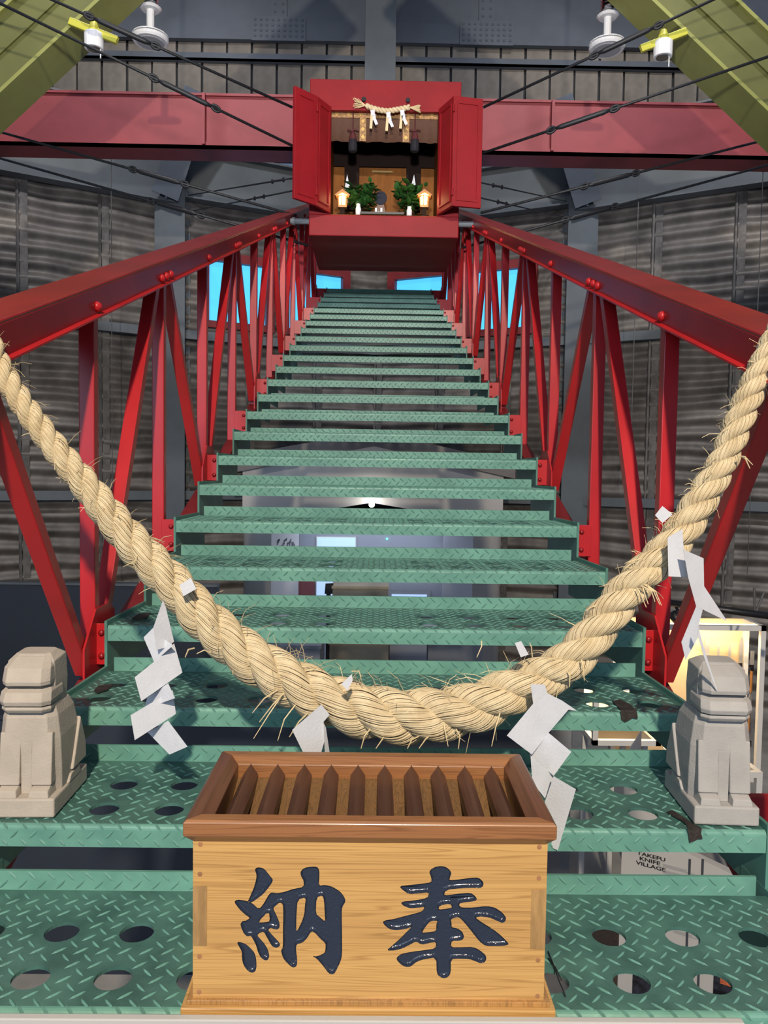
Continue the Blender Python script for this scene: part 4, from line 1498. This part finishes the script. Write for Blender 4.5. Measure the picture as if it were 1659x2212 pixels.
def leafplant(px, lb, seed):
    y = SY + .11
    c = at(px, 458, y=y)
    t = thing('sakaki_plant', 'bushy green leaf sprig at the %s of the shrine altar' % lb, 'plant', (c.x, y, zf_), 'green altar sprigs')
    ztp = at(px, 390, y=y).z
    H = ztp - zf_
    MB().lathe((c.x, y, zf_), [(.03, 0), (.036, .03), (.028, .055), (.022, .06)], 12).build('pot', 'altar_dark', t)
    rnd = random.Random(seed)
    st = MB()
    lm = MB().add([(0, 0, 0), (.016, .010, .004), (.018, .030, .006), (0, .058, 0), (-.018, .030, .006), (-.016, .010, .004), (0, .03, -.002)],
                  [(0, 1, 6), (1, 2, 6), (2, 3, 6), (3, 4, 6), (4, 5, 6), (5, 0, 6)]).mesh('leaf', True, False)
    lm.materials.append(M['leaf'])
    tips = []
    for i in range(9):
        a_ = rnd.uniform(0, 2*PI)
        tip = V(c.x + .062*math.cos(a_), y + .05*math.sin(a_), zf_ + H*rnd.uniform(.45, .85))
        b0 = V(c.x, y, zf_ + .05)
        st.tube([b0, (b0 + tip)/2 + V(0, 0, .02), tip], [.003, .0025, .0015], 4)
        tips += [b0.lerp(tip, f) for f in (.35, .55, .75, .9, 1)]
    st.build('stem', 'stem', t)
    for i in range(210):
        p = rnd.choice(tips) + V(rnd.gauss(0, .020), rnd.gauss(0, .018), rnd.gauss(0, .020))
        o = link(bpy.data.objects.new('leaf', lm))
        pinv(o, t)
        dz = rnd.uniform(-.5, .9)
        o.matrix_basis = Matrix.Translation(p) @ Matrix.Rotation(rnd.uniform(0, 2*PI), 4, 'Z') @ Matrix.Rotation(dz, 4, 'X') @ Matrix.Scale(rnd.uniform(.7, 1.25), 4)
    return t


leafplant(778, 'left', 11)
leafplant(885, 'right', 12)
for px, py, lb in ((774, 441, 'left'), (884, 447, 'right')):
    y = SY + .045
    c = at(px, 460, y=y)
    h = at(px, py, y=y).z - zf_
    tag(MB().lathe((c.x, y, zf_), [(.014, 0), (.017, .004), (.018, h*.55), (.012, h*.85), (.014, h)], 16).build('sake_bottle', 'porcelain', smooth=True),
        'white porcelain bottle standing at the %s front of the shrine altar' % lb, 'bottle', 'white bottles in the shrine')
y = SY + .05
a, b = at(778, 461, y=y), at(872, 461, y=y)
tag(MB().box((a.x, y - .03, zf_), (b.x, y + .03, zf_ + .006)).box((a.x, y - .034, zf_), (b.x, y - .03, zf_ + .014)).build('offering_tray', 'black'), 'black lacquer tray at the front of the shrine altar', 'tray')
c = at(818, 452, y=y)
t = thing('offering_stand', 'small white offering stand on the black tray', 'stand', (c.x, y, zf_ + .006))
MB().box((c.x - .026, y - .014, zf_ + .0065), (c.x + .026, y + .014, zf_ + .014)).build('base', 'porcelain', t)
for s_ in (-1, 1):
    MB().box((c.x + s_*.017 - .006, y - .010, zf_ + .014), (c.x + s_*.017 + .006, y + .010, zf_ + .046)).build('upright', 'porcelain', t)
MB().lathe((c.x, y, zf_ + .014), [(.008, 0), (.009, .01), (.004, .014)], 10).build('cup', 'porcelain', t)
y = SY + .20
c = at(822, 428, y=y)
t = thing('altar_mirror', 'round dark mirror on a wooden stand at the altar centre', 'mirror', (c.x, y, zf_))
MB().lathe(c, [(.040, 0), (.042, .004), (.040, .010)], 28, (0, -1, -.25)).build('mirror_disc', 'mirror_face', t, smooth=False)
MB().prism([(c.x - .06, zf_), (c.x + .06, zf_), (c.x + .045, zf_ + .03), (c.x + .02, c.z - .03), (c.x - .02, c.z - .03), (c.x - .045, zf_ + .03)], lambda u, v_, w_: (u, w_, v_), y + .006, y + .02).build('mirror_stand', 'mirror_stand', t)
for px, lb, s_ in ((749, 'left', 1), (893, 'right', -1)):
    y = SY + .30
    c0, c1 = at(px, 460, y=y), at(px, 378, y=y)
    t = thing('altar_banner', 'small pale banner standing behind the %s altar plant' % lb, 'banner', (c0.x, y, zf_), 'altar banners')
    MB().tube([V(c0.x, y, zf_), V(c0.x, y, c1.z)], .004, 6).build('pole', 'altar_dark', t)
    MB().prism([(c0.x, c1.z), (c0.x + s_*.022, c1.z - .09), (c0.x + s_*.012, c1.z - .20), (c0.x - s_*.018, c1.z - .19), (c0.x - s_*.014, c1.z - .08)], lambda u, v_, w_: (u, w_, v_), y - .008, y - .004).build('cloth', 'sheet_white', t)
light('altar_lantern_light', 'POINT', (at(740, 440, y=SY).x, SY + .03, zf_ + .10), None, .45, (1, .6, .28), .03)
light('altar_lantern_light', 'POINT', (at(916, 440, y=SY).x, SY + .03, zf_ + .10), None, .45, (1, .6, .28), .03)
# steel bars carrying the shrine between the railings
for s_, xa in ((-1, lx), (1, rx)):
    p, q = V(xa, SY + .05, zb + .10), V(xa + s_*.12, SY + .05, zb + .10)
    t = thing('support_pipe', 'grey pipe fixing the shrine to the %s railing' % ('left' if s_ < 0 else 'right'), 'pipe', q, 'grey pipes beside the shrine')
    MB().tube([p, q], .018, 12).build('pipe', 'steel_grey', t)
    MB().lathe(q - V(s_*.03, 0, 0), [(.024, 0), (.024, .018)], 12, (s_, 0, 0)).build('collar', 'steel_grey', t)

# ================================================================== BACKGROUND: PAVILION UNDER THE STAIRS
PY = 8.1
gx = lambda px: at(px, 1060, y=PY).x
pv = thing('white_pavilion', 'white gabled exhibition pavilion seen through gaps between the treads', 'pavilion', (gx(805), PY, FLOOR))
pl_, pr_ = gx(521), gx(1090)
zpk = at(806, 933, y=PY).z
zev = at(530, 1008, y=PY).z
zgl = at(806, 1085, y=PY).z
zop = at(806, 1112, y=PY).z
zq = lambda px, py: (gx(px), at(px, py, y=PY).z)
MB().prism([zq(500, 1022), zq(806, 964), zq(1110, 1034), zq(1110, 1000), zq(806, 932), zq(500, 986)], lambda u, v_, w_: (u, w_, v_), PY - .06, PY + 1.6).build('roof_fascia', 'pav_brown', pv)
MB().prism([zq(524, 1130), zq(524, 1010), zq(806, 960), zq(1087, 1020), zq(1087, 1134), zq(803, 1086)], lambda u, v_, w_: (u, w_, v_), PY - .006, PY + .05).build('facade', 'pav_white', pv)
for px in (663, 940):
    MB().box((gx(px) - .004, PY - .003, zop), (gx(px) + .004, PY, zev)).build('panel_joint', 'pav_dark', pv)
for xa, s_ in ((pl_, 1), (pr_, -1)):
    r_ = .18
    arc = [(xa + s_*(r_ - r_*math.cos(a_)), PY + r_ - r_*math.sin(a_)) for a_ in [PI/2*i/8 for i in range(9)]]
    mb = MB()
    for i in range(8):
        (x0, y0), (x1, y1) = arc[i], arc[i+1]
        mb.add([(x0, y0, FLOOR), (x1, y1, FLOOR), (x1, y1, zev), (x0, y0, zev)], [(0, 1, 2, 3)])
    mb.add([(xa, PY + r_, FLOOR), (xa, PY + 1.5, FLOOR), (xa, PY + 1.5, zev), (xa, PY + r_, zev)], [(0, 1, 2, 3)])
    mb.add([(xa + s_*r_, PY, FLOOR), (xa + s_*.32, PY, FLOOR), (xa + s_*.32, PY, zev), (xa + s_*r_, PY, zev)], [(0, 1, 2, 3)])
    mb.build('rounded_side_wall', 'pav_white', pv, smooth=False)
bk = PY + 1.45
MB().box((pl_, bk, FLOOR), (pr_, bk + .04, zev)).build('rear_wall', 'pav_blue', pv)
MB().box((pl_ + .02, PY + .1, zop + .02), (pr_ - .02, bk, zop + .04)).build('inner_ceiling', 'pav_blue', pv)
MB().box((pl_ + .02, PY + .1, FLOOR), (pr_ - .02, bk, FLOOR + .02)).build('inner_floor', 'pav_grey', pv)
bx = lambda px, py: at(px, py, y=bk)
# window, columns, sheets, counter seen inside
wn = MB().box((bx(683, 1170).x, bk - .02, bx(700, 1300).z), (bx(770, 1170).x, bk - .005, bx(700, 1158).z)).build('inner_window_frame', 'pav_white', pv)
MB().box((bx(685, 1170).x, bk - .025, bx(700, 1296).z), (bx(768, 1170).x, bk - .021, bx(700, 1160).z)).build('pane', 'room_pane', wn)
MB().box((bx(560, 1170).x, bk - .12, bx(600, 1420).z), (bx(647, 1170).x, bk - .08, bx(600, 1148).z)).build('notice_wall', 'sheet_white', pv)
MB().box((bx(955, 1170).x, bk - .30, FLOOR), (bx(1046, 1170).x, bk - .1, zop)).build('inner_column', 'pav_blue', pv)
MB().box((bx(645, 1270).x, bk - .06, FLOOR), (bx(680, 1270).x, bk - .02, bx(660, 1250).z)).build('maroon_panel', 'maroon', pv)
rnd = random.Random(8)
for i in range(16):
    x = bx(602 + i*2.4, 1175).x
    z = bx(620, 1172 + rnd.uniform(-12, 12)).z
    MB().box((x - .004, bk - .125, z - rnd.uniform(.02, .06)), (x + .004, bk - .121, z)).build('notice_mark', 'pav_dark', pv)
led = bx(836, 1164)
tag(MB().lathe((led.x, bk - .004, led.z), [(.012, 0), (.010, .008)], 10, (0, -1, 0)).build('indicator_light', 'led'), 'tiny green indicator light on the pavilion wall', 'light')
lp = at(803, 1090, y=PY - .12)
t = thing('gable_glint', 'small bright white glint added under the pavilion gable for a reflection', 'lamp', lp)  # glowing blob stands in for a lamp reflection on the glossy facade
MB().lathe(lp, [(.002, -.030), (.022, -.022), (.030, 0), (.022, .022), (.002, .030)], 14, (0, 1, 0)).build('glint_body', 'glint_glow', t, smooth=True)
MB().tube([lp + V(0, .02, 0), lp + V(0, .12, 0)], .010, 8).build('glint_stem', 'pav_white', t)
light('gable_glint_light', 'POINT', lp + V(0, -.08, .02), None, 1.6, (1, .93, .82), .03)
light('pavilion_room_light', 'AREA', (gx(806), PY + .8, zop - .02), (gx(806), PY + .8, FLOOR), 13, (.80, .86, 1), 1.8, .9)
cy_ = PY - 1.1
q = lambda px, py: at(px, py, y=cy_)
t = thing('plywood_crate', 'beige plywood crate in front of the white pavilion', 'crate', (q(778, 1300).x, cy_, FLOOR))
MB().box((q(718, 1300).x, cy_, FLOOR), (q(838, 1300).x, cy_ + .4, q(770, 1272).z)).build('body', 'crate_beige', t)
MB().box((q(716, 1300).x, cy_ - .01, q(770, 1272).z), (q(840, 1300).x, cy_ + .41, q(770, 1266).z)).build('lid', 'crate_beige', t)
t = thing('black_monitor', 'black slanted panel beside the beige crate', 'monitor', (q(708, 1282).x, cy_ - .02, q(708, 1282).z))
MB().hexa([q(701, 1283), q(718, 1283), q(718, 1283) + V(0, .03, 0), q(701, 1283) + V(0, .03, 0), q(703, 1261), q(720, 1260), q(720, 1260) + V(0, .03, 0), q(703, 1261) + V(0, .03, 0)]).build('screen', 'black', t)
MB().box((q(705, 1283).x, cy_, FLOOR), (q(714, 1283).x, cy_ + .04, q(708, 1283).z)).build('stand', 'black', t)
fy_ = bk - .04
q = lambda px, py: at(px, py, y=fy_)
t = thing('framed_picture', 'glowing framed picture low on the pavilion rear wall', 'picture', (q(885, 1290).x, fy_, q(885, 1310).z))
MB().box((q(840, 1290).x, fy_, q(885, 1330).z), (q(930, 1290).x, fy_ + .02, q(885, 1273).z)).build('frame', 'pav_grey', t)
MB().box((q(846, 1290).x, fy_ - .006, q(885, 1324).z), (q(922, 1290).x, fy_, q(885, 1284).z)).build('picture', 'room_pane', t)  # glow put into the picture's material; it is no light source

# display plinths below, glimpsed between lower treads
def plinth(x0, x1, y0, y1, ya, m_, label, nm='display_plinth', cat='plinth', depth=.5):
    a, b = at(x0, y0, y=ya), at(x1, y1, y=ya)
    t = thing(nm, label, cat, ((a.x+b.x)/2, ya, FLOOR), 'exhibition plinths beyond the stairs')
    MB().box((a.x, ya, FLOOR), (b.x, ya + depth, a.z)).build('body', m_, t)
    MB().box((a.x - .01, ya - .01, a.z), (b.x + .01, ya + depth + .01, a.z + .025)).build('top', m_, t)


plinth(712, 838, 1392, 1500, 6.3, 'crate_beige', 'beige panelled counter glimpsed below the sixth tread')
plinth(842, 920, 1380, 1500, 6.6, 'pav_blue', 'pale blue panel standing behind the beige counter')
plinth(925, 1040, 1375, 1500, 6.9, 'pav_grey', 'grey counter right of the pale blue panel')
plinth(560, 690, 1400, 1520, 5.6, 'pav_grey', 'slate grey counter left of the beige counter')
plinth(1180, 1235, 1560, 1640, 4.6, 'pav_grey', 'grey plinth beside the knife display case')
plinth(300, 520, 1580, 1640, 4.9, 'pav_dark', 'dark grey bench glimpsed below left treads')

# dark navy partition at left
a, b = at(-120, 1263, y=6.6), at(318, 1266, y=6.6)
t = thing('navy_partition', 'dark navy low partition wall at the lower left behind the railing', 'partition', ((a.x+b.x)/2, 6.6, FLOOR))
MB().box((a.x - 1.2, 6.6, FLOOR), (at(470, 1266, y=6.6).x, 6.68, b.z)).build('panel', 'navy', t)
MB().box((a.x - 1.2, 6.585, b.z), (at(470, 1266, y=6.6).x, 6.695, b.z + .02)).build('cap', 'steel_grey', t)
a, b = at(-60, 1842, y=2.7), at(1180, 1842, y=2.7)
t = thing('low_dark_screen', 'low dark grey screen seen through the gap under the second tread', 'screen', (-.9, 3.75, FLOOR))
MB().box((-2.6, 3.62, FLOOR), (.85, 3.68, .36)).build('panel', 'navy', t)
MB().box((-2.6, 3.59, .36), (.85, 3.71, .38)).build('cap', 'navy', t)
t = MB().box((.95, 1.4, FLOOR + .0005), (4.5, 4.5, FLOOR + .008)).build('carpet', 'carpet')
tag(t, 'brown floor carpet under the right side of the stairs', 'carpet')

# ================================================================== KNIFE DISPLAY CASES
KY = 4.3


def text_mesh(s_, size, ox, oy, u, v_, n, ext=1.35, name='lettering', m_='print_ink', parent=None, spacing=1.0):
    cu = bpy.data.curves.new('t', 'FONT')
    cu.body = s_
    cu.size = size
    cu.offset = size*.03
    cu.space_character = spacing
    cu.resolution_u = 3
    to = link(bpy.data.objects.new('t', cu))
    dg = bpy.context.evaluated_depsgraph_get()
    me = bpy.data.meshes.new_from_object(to.evaluated_get(dg))
    bpy.data.objects.remove(to)
    O = Vector(ox)
    for vv in me.vertices:
        c = vv.co.copy()
        vv.co = O + u*(c.x*ext) + v_*c.y + n*.001
    me.materials.clear()
    me.materials.append(M[m_])
    o = link(bpy.data.objects.new(name, me))
    if parent: pinv(o, parent)
    return o


def case(c00, c11, label, knives, y=KY, depth=.22):
    """wall display case between two pixel corners"""
    a, b = at(*c00, y=y), at(*c11, y=y)
    x0, x1, z1, z0 = a.x, b.x, a.z, b.z
    t = thing('knife_display_case', label, 'display case', ((x0+x1)/2, y, z0), 'lit knife display cases')
    MB().box((x0, y + depth, z0), (x1, y + depth + .02, z1)).build('back_board', 'case_board', t)
    fw = .028
    for xx in (x0, x1 - fw):
        for yy in (y, y + depth - fw):
            MB().box((xx, yy, z0), (xx + fw, yy + fw, z1)).build('frame_post', 'white_frame', t)
    for zz in (z0, z1 - fw):
        MB().box((x0, y, zz), (x1, y + fw, zz + fw)).build('frame_rail', 'white_frame', t)
        for xx in (x0, x1 - fw):
            MB().box((xx, y + fw, zz), (xx + fw, y + depth - fw, zz + fw)).build('frame_rail', 'white_frame', t)
    MB().box((x0 + fw, y + fw, z0 + .004), (x1 - fw, y + depth, z0 + .016)).build('case_floor', 'black', t)
    MB().box((x0 + fw, y + .05, z1 - .020), (x1 - fw, y + .09, z1 - .006)).build('light_strip', 'strip_glow', t)
    for xx in (x0, x1 - fw):
        MB().box((xx, y + depth - fw, FLOOR + .009), (xx + fw, y + depth, z0)).build('leg', 'white_frame', t)
    lo = light('display_case_light', 'AREA', ((x0+x1)/2, y + .07, z1 - .03), ((x0+x1)/2, y + depth, (z0+z1)/2), 3.2, (1, .78, .48), x1 - x0 - .1, .06)
    for kn in knives:
        px, py0, py1, wpx, handle, lb = kn
        p, q_ = at(px, py0, y=y + depth - .03), at(px, py1, y=y + depth - .03)
        w_ = wpx*(y + depth)/FPX
        kt = thing('kitchen_knife', lb, 'knife', (p.x, y + depth - .03, q_.z), 'knives mounted in the display case')
        yy = y + depth - .03
        MB().prism([(p.x - w_/2, q_.z), (p.x + w_/2, q_.z), (p.x + w_/2, p.z - (p.z - q_.z)*.22), (p.x + w_*.3, p.z - (p.z - q_.z)*.08), (p.x + w_*.05, p.z), (p.x - w_*.3, p.z - (p.z - q_.z)*.14), (p.x - w_/2, p.z - (p.z - q_.z)*.35)] if handle != 'cleaver' else
                   [(p.x - w_/2, q_.z), (p.x + w_/2, q_.z), (p.x + w_/2, p.z), (p.x - w_/2, p.z)],
                   lambda u, v_, w2: (u, w2, v_), yy, yy + .003).build('blade', 'steel_blade', kt)
        MB().box((p.x - w_*.28, yy - .006, q_.z - .17), (p.x + w_*.28, yy + .010, q_.z - .02)).build('handle', 'knife_handle', kt, bevel=.004)
        MB().box((p.x - w_*.32, yy - .007, q_.z - .035), (p.x + w_*.32, yy + .011, q_.z)).build('bolster', 'black', kt)
        MB().box((p.x - w_*.2, yy, q_.z - .02), (p.x + w_*.2, y + depth + .002, q_.z - .01)).build('mount_pin', 'black', kt)
    return t


case((1350, 1349), (1642, 1690), 'tall brightly lit knife display case behind the right statue',
     [(1528, 1376, 1424, 12, 'k', 'wide pointed knife blade at the left of the lit display case'),
      (1553, 1388, 1424, 5, 'k', 'thin short knife, second from the left in the lit display case'),
      (1577, 1392, 1428, 6, 'k', 'slim knife, third from the left in the lit display case'),
      (1602, 1374, 1432, 8, 'k', 'long slim knife, fourth from the left in the lit display case'),
      (1626, 1406, 1436, 8, 'cleaver', 'square-tipped knife with a brown handle at the right of the lit case'),
      (1621, 1498, 1520, 7, 'k', 'short knife right of the statue head, lower row of the lit case'),
      (1622, 1560, 1600, 5, 'k', 'knife low beside the right statue in the lit case')])
case((1284, 1480), (1428, 1612), 'small lit knife display case seen under the tread left of the right statue', [], y=3.98)
# open white frame table right
a, b = at(1612, 1668, y=3.85), at(1646, 1715, y=3.85)
t = thing('white_frame_table', 'white framed stand at the right edge behind the statue', 'stand', (a.x, 3.85, FLOOR + .009))
MB().box((a.x - .3, 3.85, a.z - .03), (b.x, 3.88, a.z)).build('front_rail', 'white_frame', t)
MB().box((b.x - .03, 3.85, FLOOR + .009), (b.x, 3.88, a.z - .03)).build('leg', 'white_frame', t)
MB().box((b.x - .03, 3.88, a.z - .03), (b.x, 4.2, a.z)).build('side_rail', 'white_frame', t)
MB().box((a.x - .3, 4.17, FLOOR + .009), (a.x - .27, 4.2, a.z)).build('leg', 'white_frame', t)
MB().box((a.x - .27, 3.88, a.z - .02), (b.x - .03, 4.17, a.z - .012)).build('shelf', 'black', t)
# black lighting pipe with a lamp arm
p0, p1 = at(1390, 1295, y=4.0), at(1720, 1338, y=3.7)
t = thing('lighting_pipe', 'black pipe rail above the lit knife display case', 'pipe', p0)
MB().tube([p0, p1], .018, 12).build('pipe', 'black', t, smooth=True)
a, b = at(1452, 1325, y=3.95), at(1474, 1352, y=3.95)
MB().tube([a, b], .026, 12).build('lamp_head', 'black', t, smooth=True)
MB().tube([at(1458, 1306, y=3.95), at(1464, 1318, y=3.95), at(1462, 1336, y=3.95)], .008, 8).build('lamp_arm', 'black', t)
a = at(1631, 1326, y=3.8)
MB().tube([a, at(1650, 1280, y=3.8)], .006, 6).build('stay_wire', 'wire', t)
MB().tube([a, at(1629, 1270, y=3.8)], .006, 6).build('stay_wire', 'wire', t)

# ================================================================== EXHIBITION PANEL WITH LETTERING
Y1 = 3.05
P1 = at(1343, 1840, y=Y1)
P2 = at(1600, 1909, z=P1.z)
u = (P2 - P1)
u.z = 0
u.normalize()
n = V(u.y, -u.x, 0)
if n.dot(CAM - P1) < 0: n = -n
zv = V(0, 0, 1)
ep = thing('exhibition_panel', 'white exhibition panel with knife village lettering seen below the right treads', 'panel', V(P1.x, P1.y, FLOOR))
ztop_ = P1.z + .40
Lp = 2.3


def pp(s_, z):
    return P1 + u*s_ + V(0, 0, z - P1.z)


MB().hexa([pp(0, FLOOR + .009), pp(-.02, FLOOR + .009) - n*.35, pp(-.02, FLOOR + .009) - n*.37, pp(0, FLOOR + .009) - n*.05, pp(0, ztop_), pp(-.02, ztop_) - n*.35, pp(-.02, ztop_) - n*.37, pp(0, ztop_) - n*.05]).build('return_wall', 'pav_grey', ep)


def on_panel(px, py):
    d = ray(px, py)
    t_ = (P1 - CAM).dot(n)/d.dot(n)
    return CAM + d*t_


def uv(p):
    return ((p - P1).dot(u), p.z)


outl = [(0, FLOOR + .009), (Lp, FLOOR + .009), uv(on_panel(1665, 1928)), uv(on_panel(1475, 1838)), uv(on_panel(1432, 1745)), uv(on_panel(1420, 1690)), (0, uv(on_panel(1420, 1690))[1])]
MB().prism(outl, lambda a_, b_, w_: pp(a_, b_) - n*w_, 0, .04).build('board', 'pav_white', ep)
for s_, px, py in (('TAKEFU', 1376, 1845), ('KNIFE', 1381, 1857), ('VILLAGE', 1374, 1866)):
    text_mesh(s_, .0205, on_panel(px, py), 0, u, zv, n, 1.50, 'lettering', 'print_ink', ep)
for i, (px, py, w_) in enumerate(((1432, 1868, .09), (1432, 1872, .12), (1432, 1881, .15), (1432, 1885, .13), (1455, 2010, .07), (1455, 2014, .09), (1358, 1700, .06), (1358, 1706, .05))):
    c = on_panel(px, py)
    MB().hexa([c + n*.001, c + u*w_ + n*.001, c + u*w_ + n*.002, c + n*.002, c + n*.001 + zv*.005, c + u*w_ + n*.001 + zv*.005, c + u*w_ + n*.002 + zv*.005, c + n*.002 + zv*.005]).build('small_print', 'print_grey', ep)
for px in (1488, 1516):
    c = on_panel(px, 1860)
    MB().hexa([V(c.x, c.y, FLOOR + .009) + n*.001, V(c.x, c.y, FLOOR + .009) + u*.008 + n*.001, V(c.x, c.y, FLOOR + .009) + u*.008 + n*.004, V(c.x, c.y, FLOOR + .009) + n*.004,
               V(c.x, c.y, c.z + .01) + n*.001, V(c.x, c.y, c.z + .01) + u*.008 + n*.001, V(c.x, c.y, c.z + .01) + u*.008 + n*.004, V(c.x, c.y, c.z + .01) + n*.004]).build('panel_joint', 'pav_dark', ep)
for (px, py), w_, h_, m_ in (((1367, 2100), .16, .20, 'photo_dark'), ((1542, 2098), .14, .10, 'photo_dark'), ((1542, 2135), .14, .12, 'photo_dark'), ((1556, 2112), .05, .02, 'photo_orange')):
    c = on_panel(px, py)
    e = .003 if m_ == 'photo_orange' else .001
    MB().hexa([c + n*e - zv*h_, c + u*w_ + n*e - zv*h_, c + u*w_ + n*(e + .001) - zv*h_, c + n*(e + .001) - zv*h_, c + n*e, c + u*w_ + n*e, c + u*w_ + n*(e+.001), c + n*(e+.001)]).build('photo_print', m_, ep)
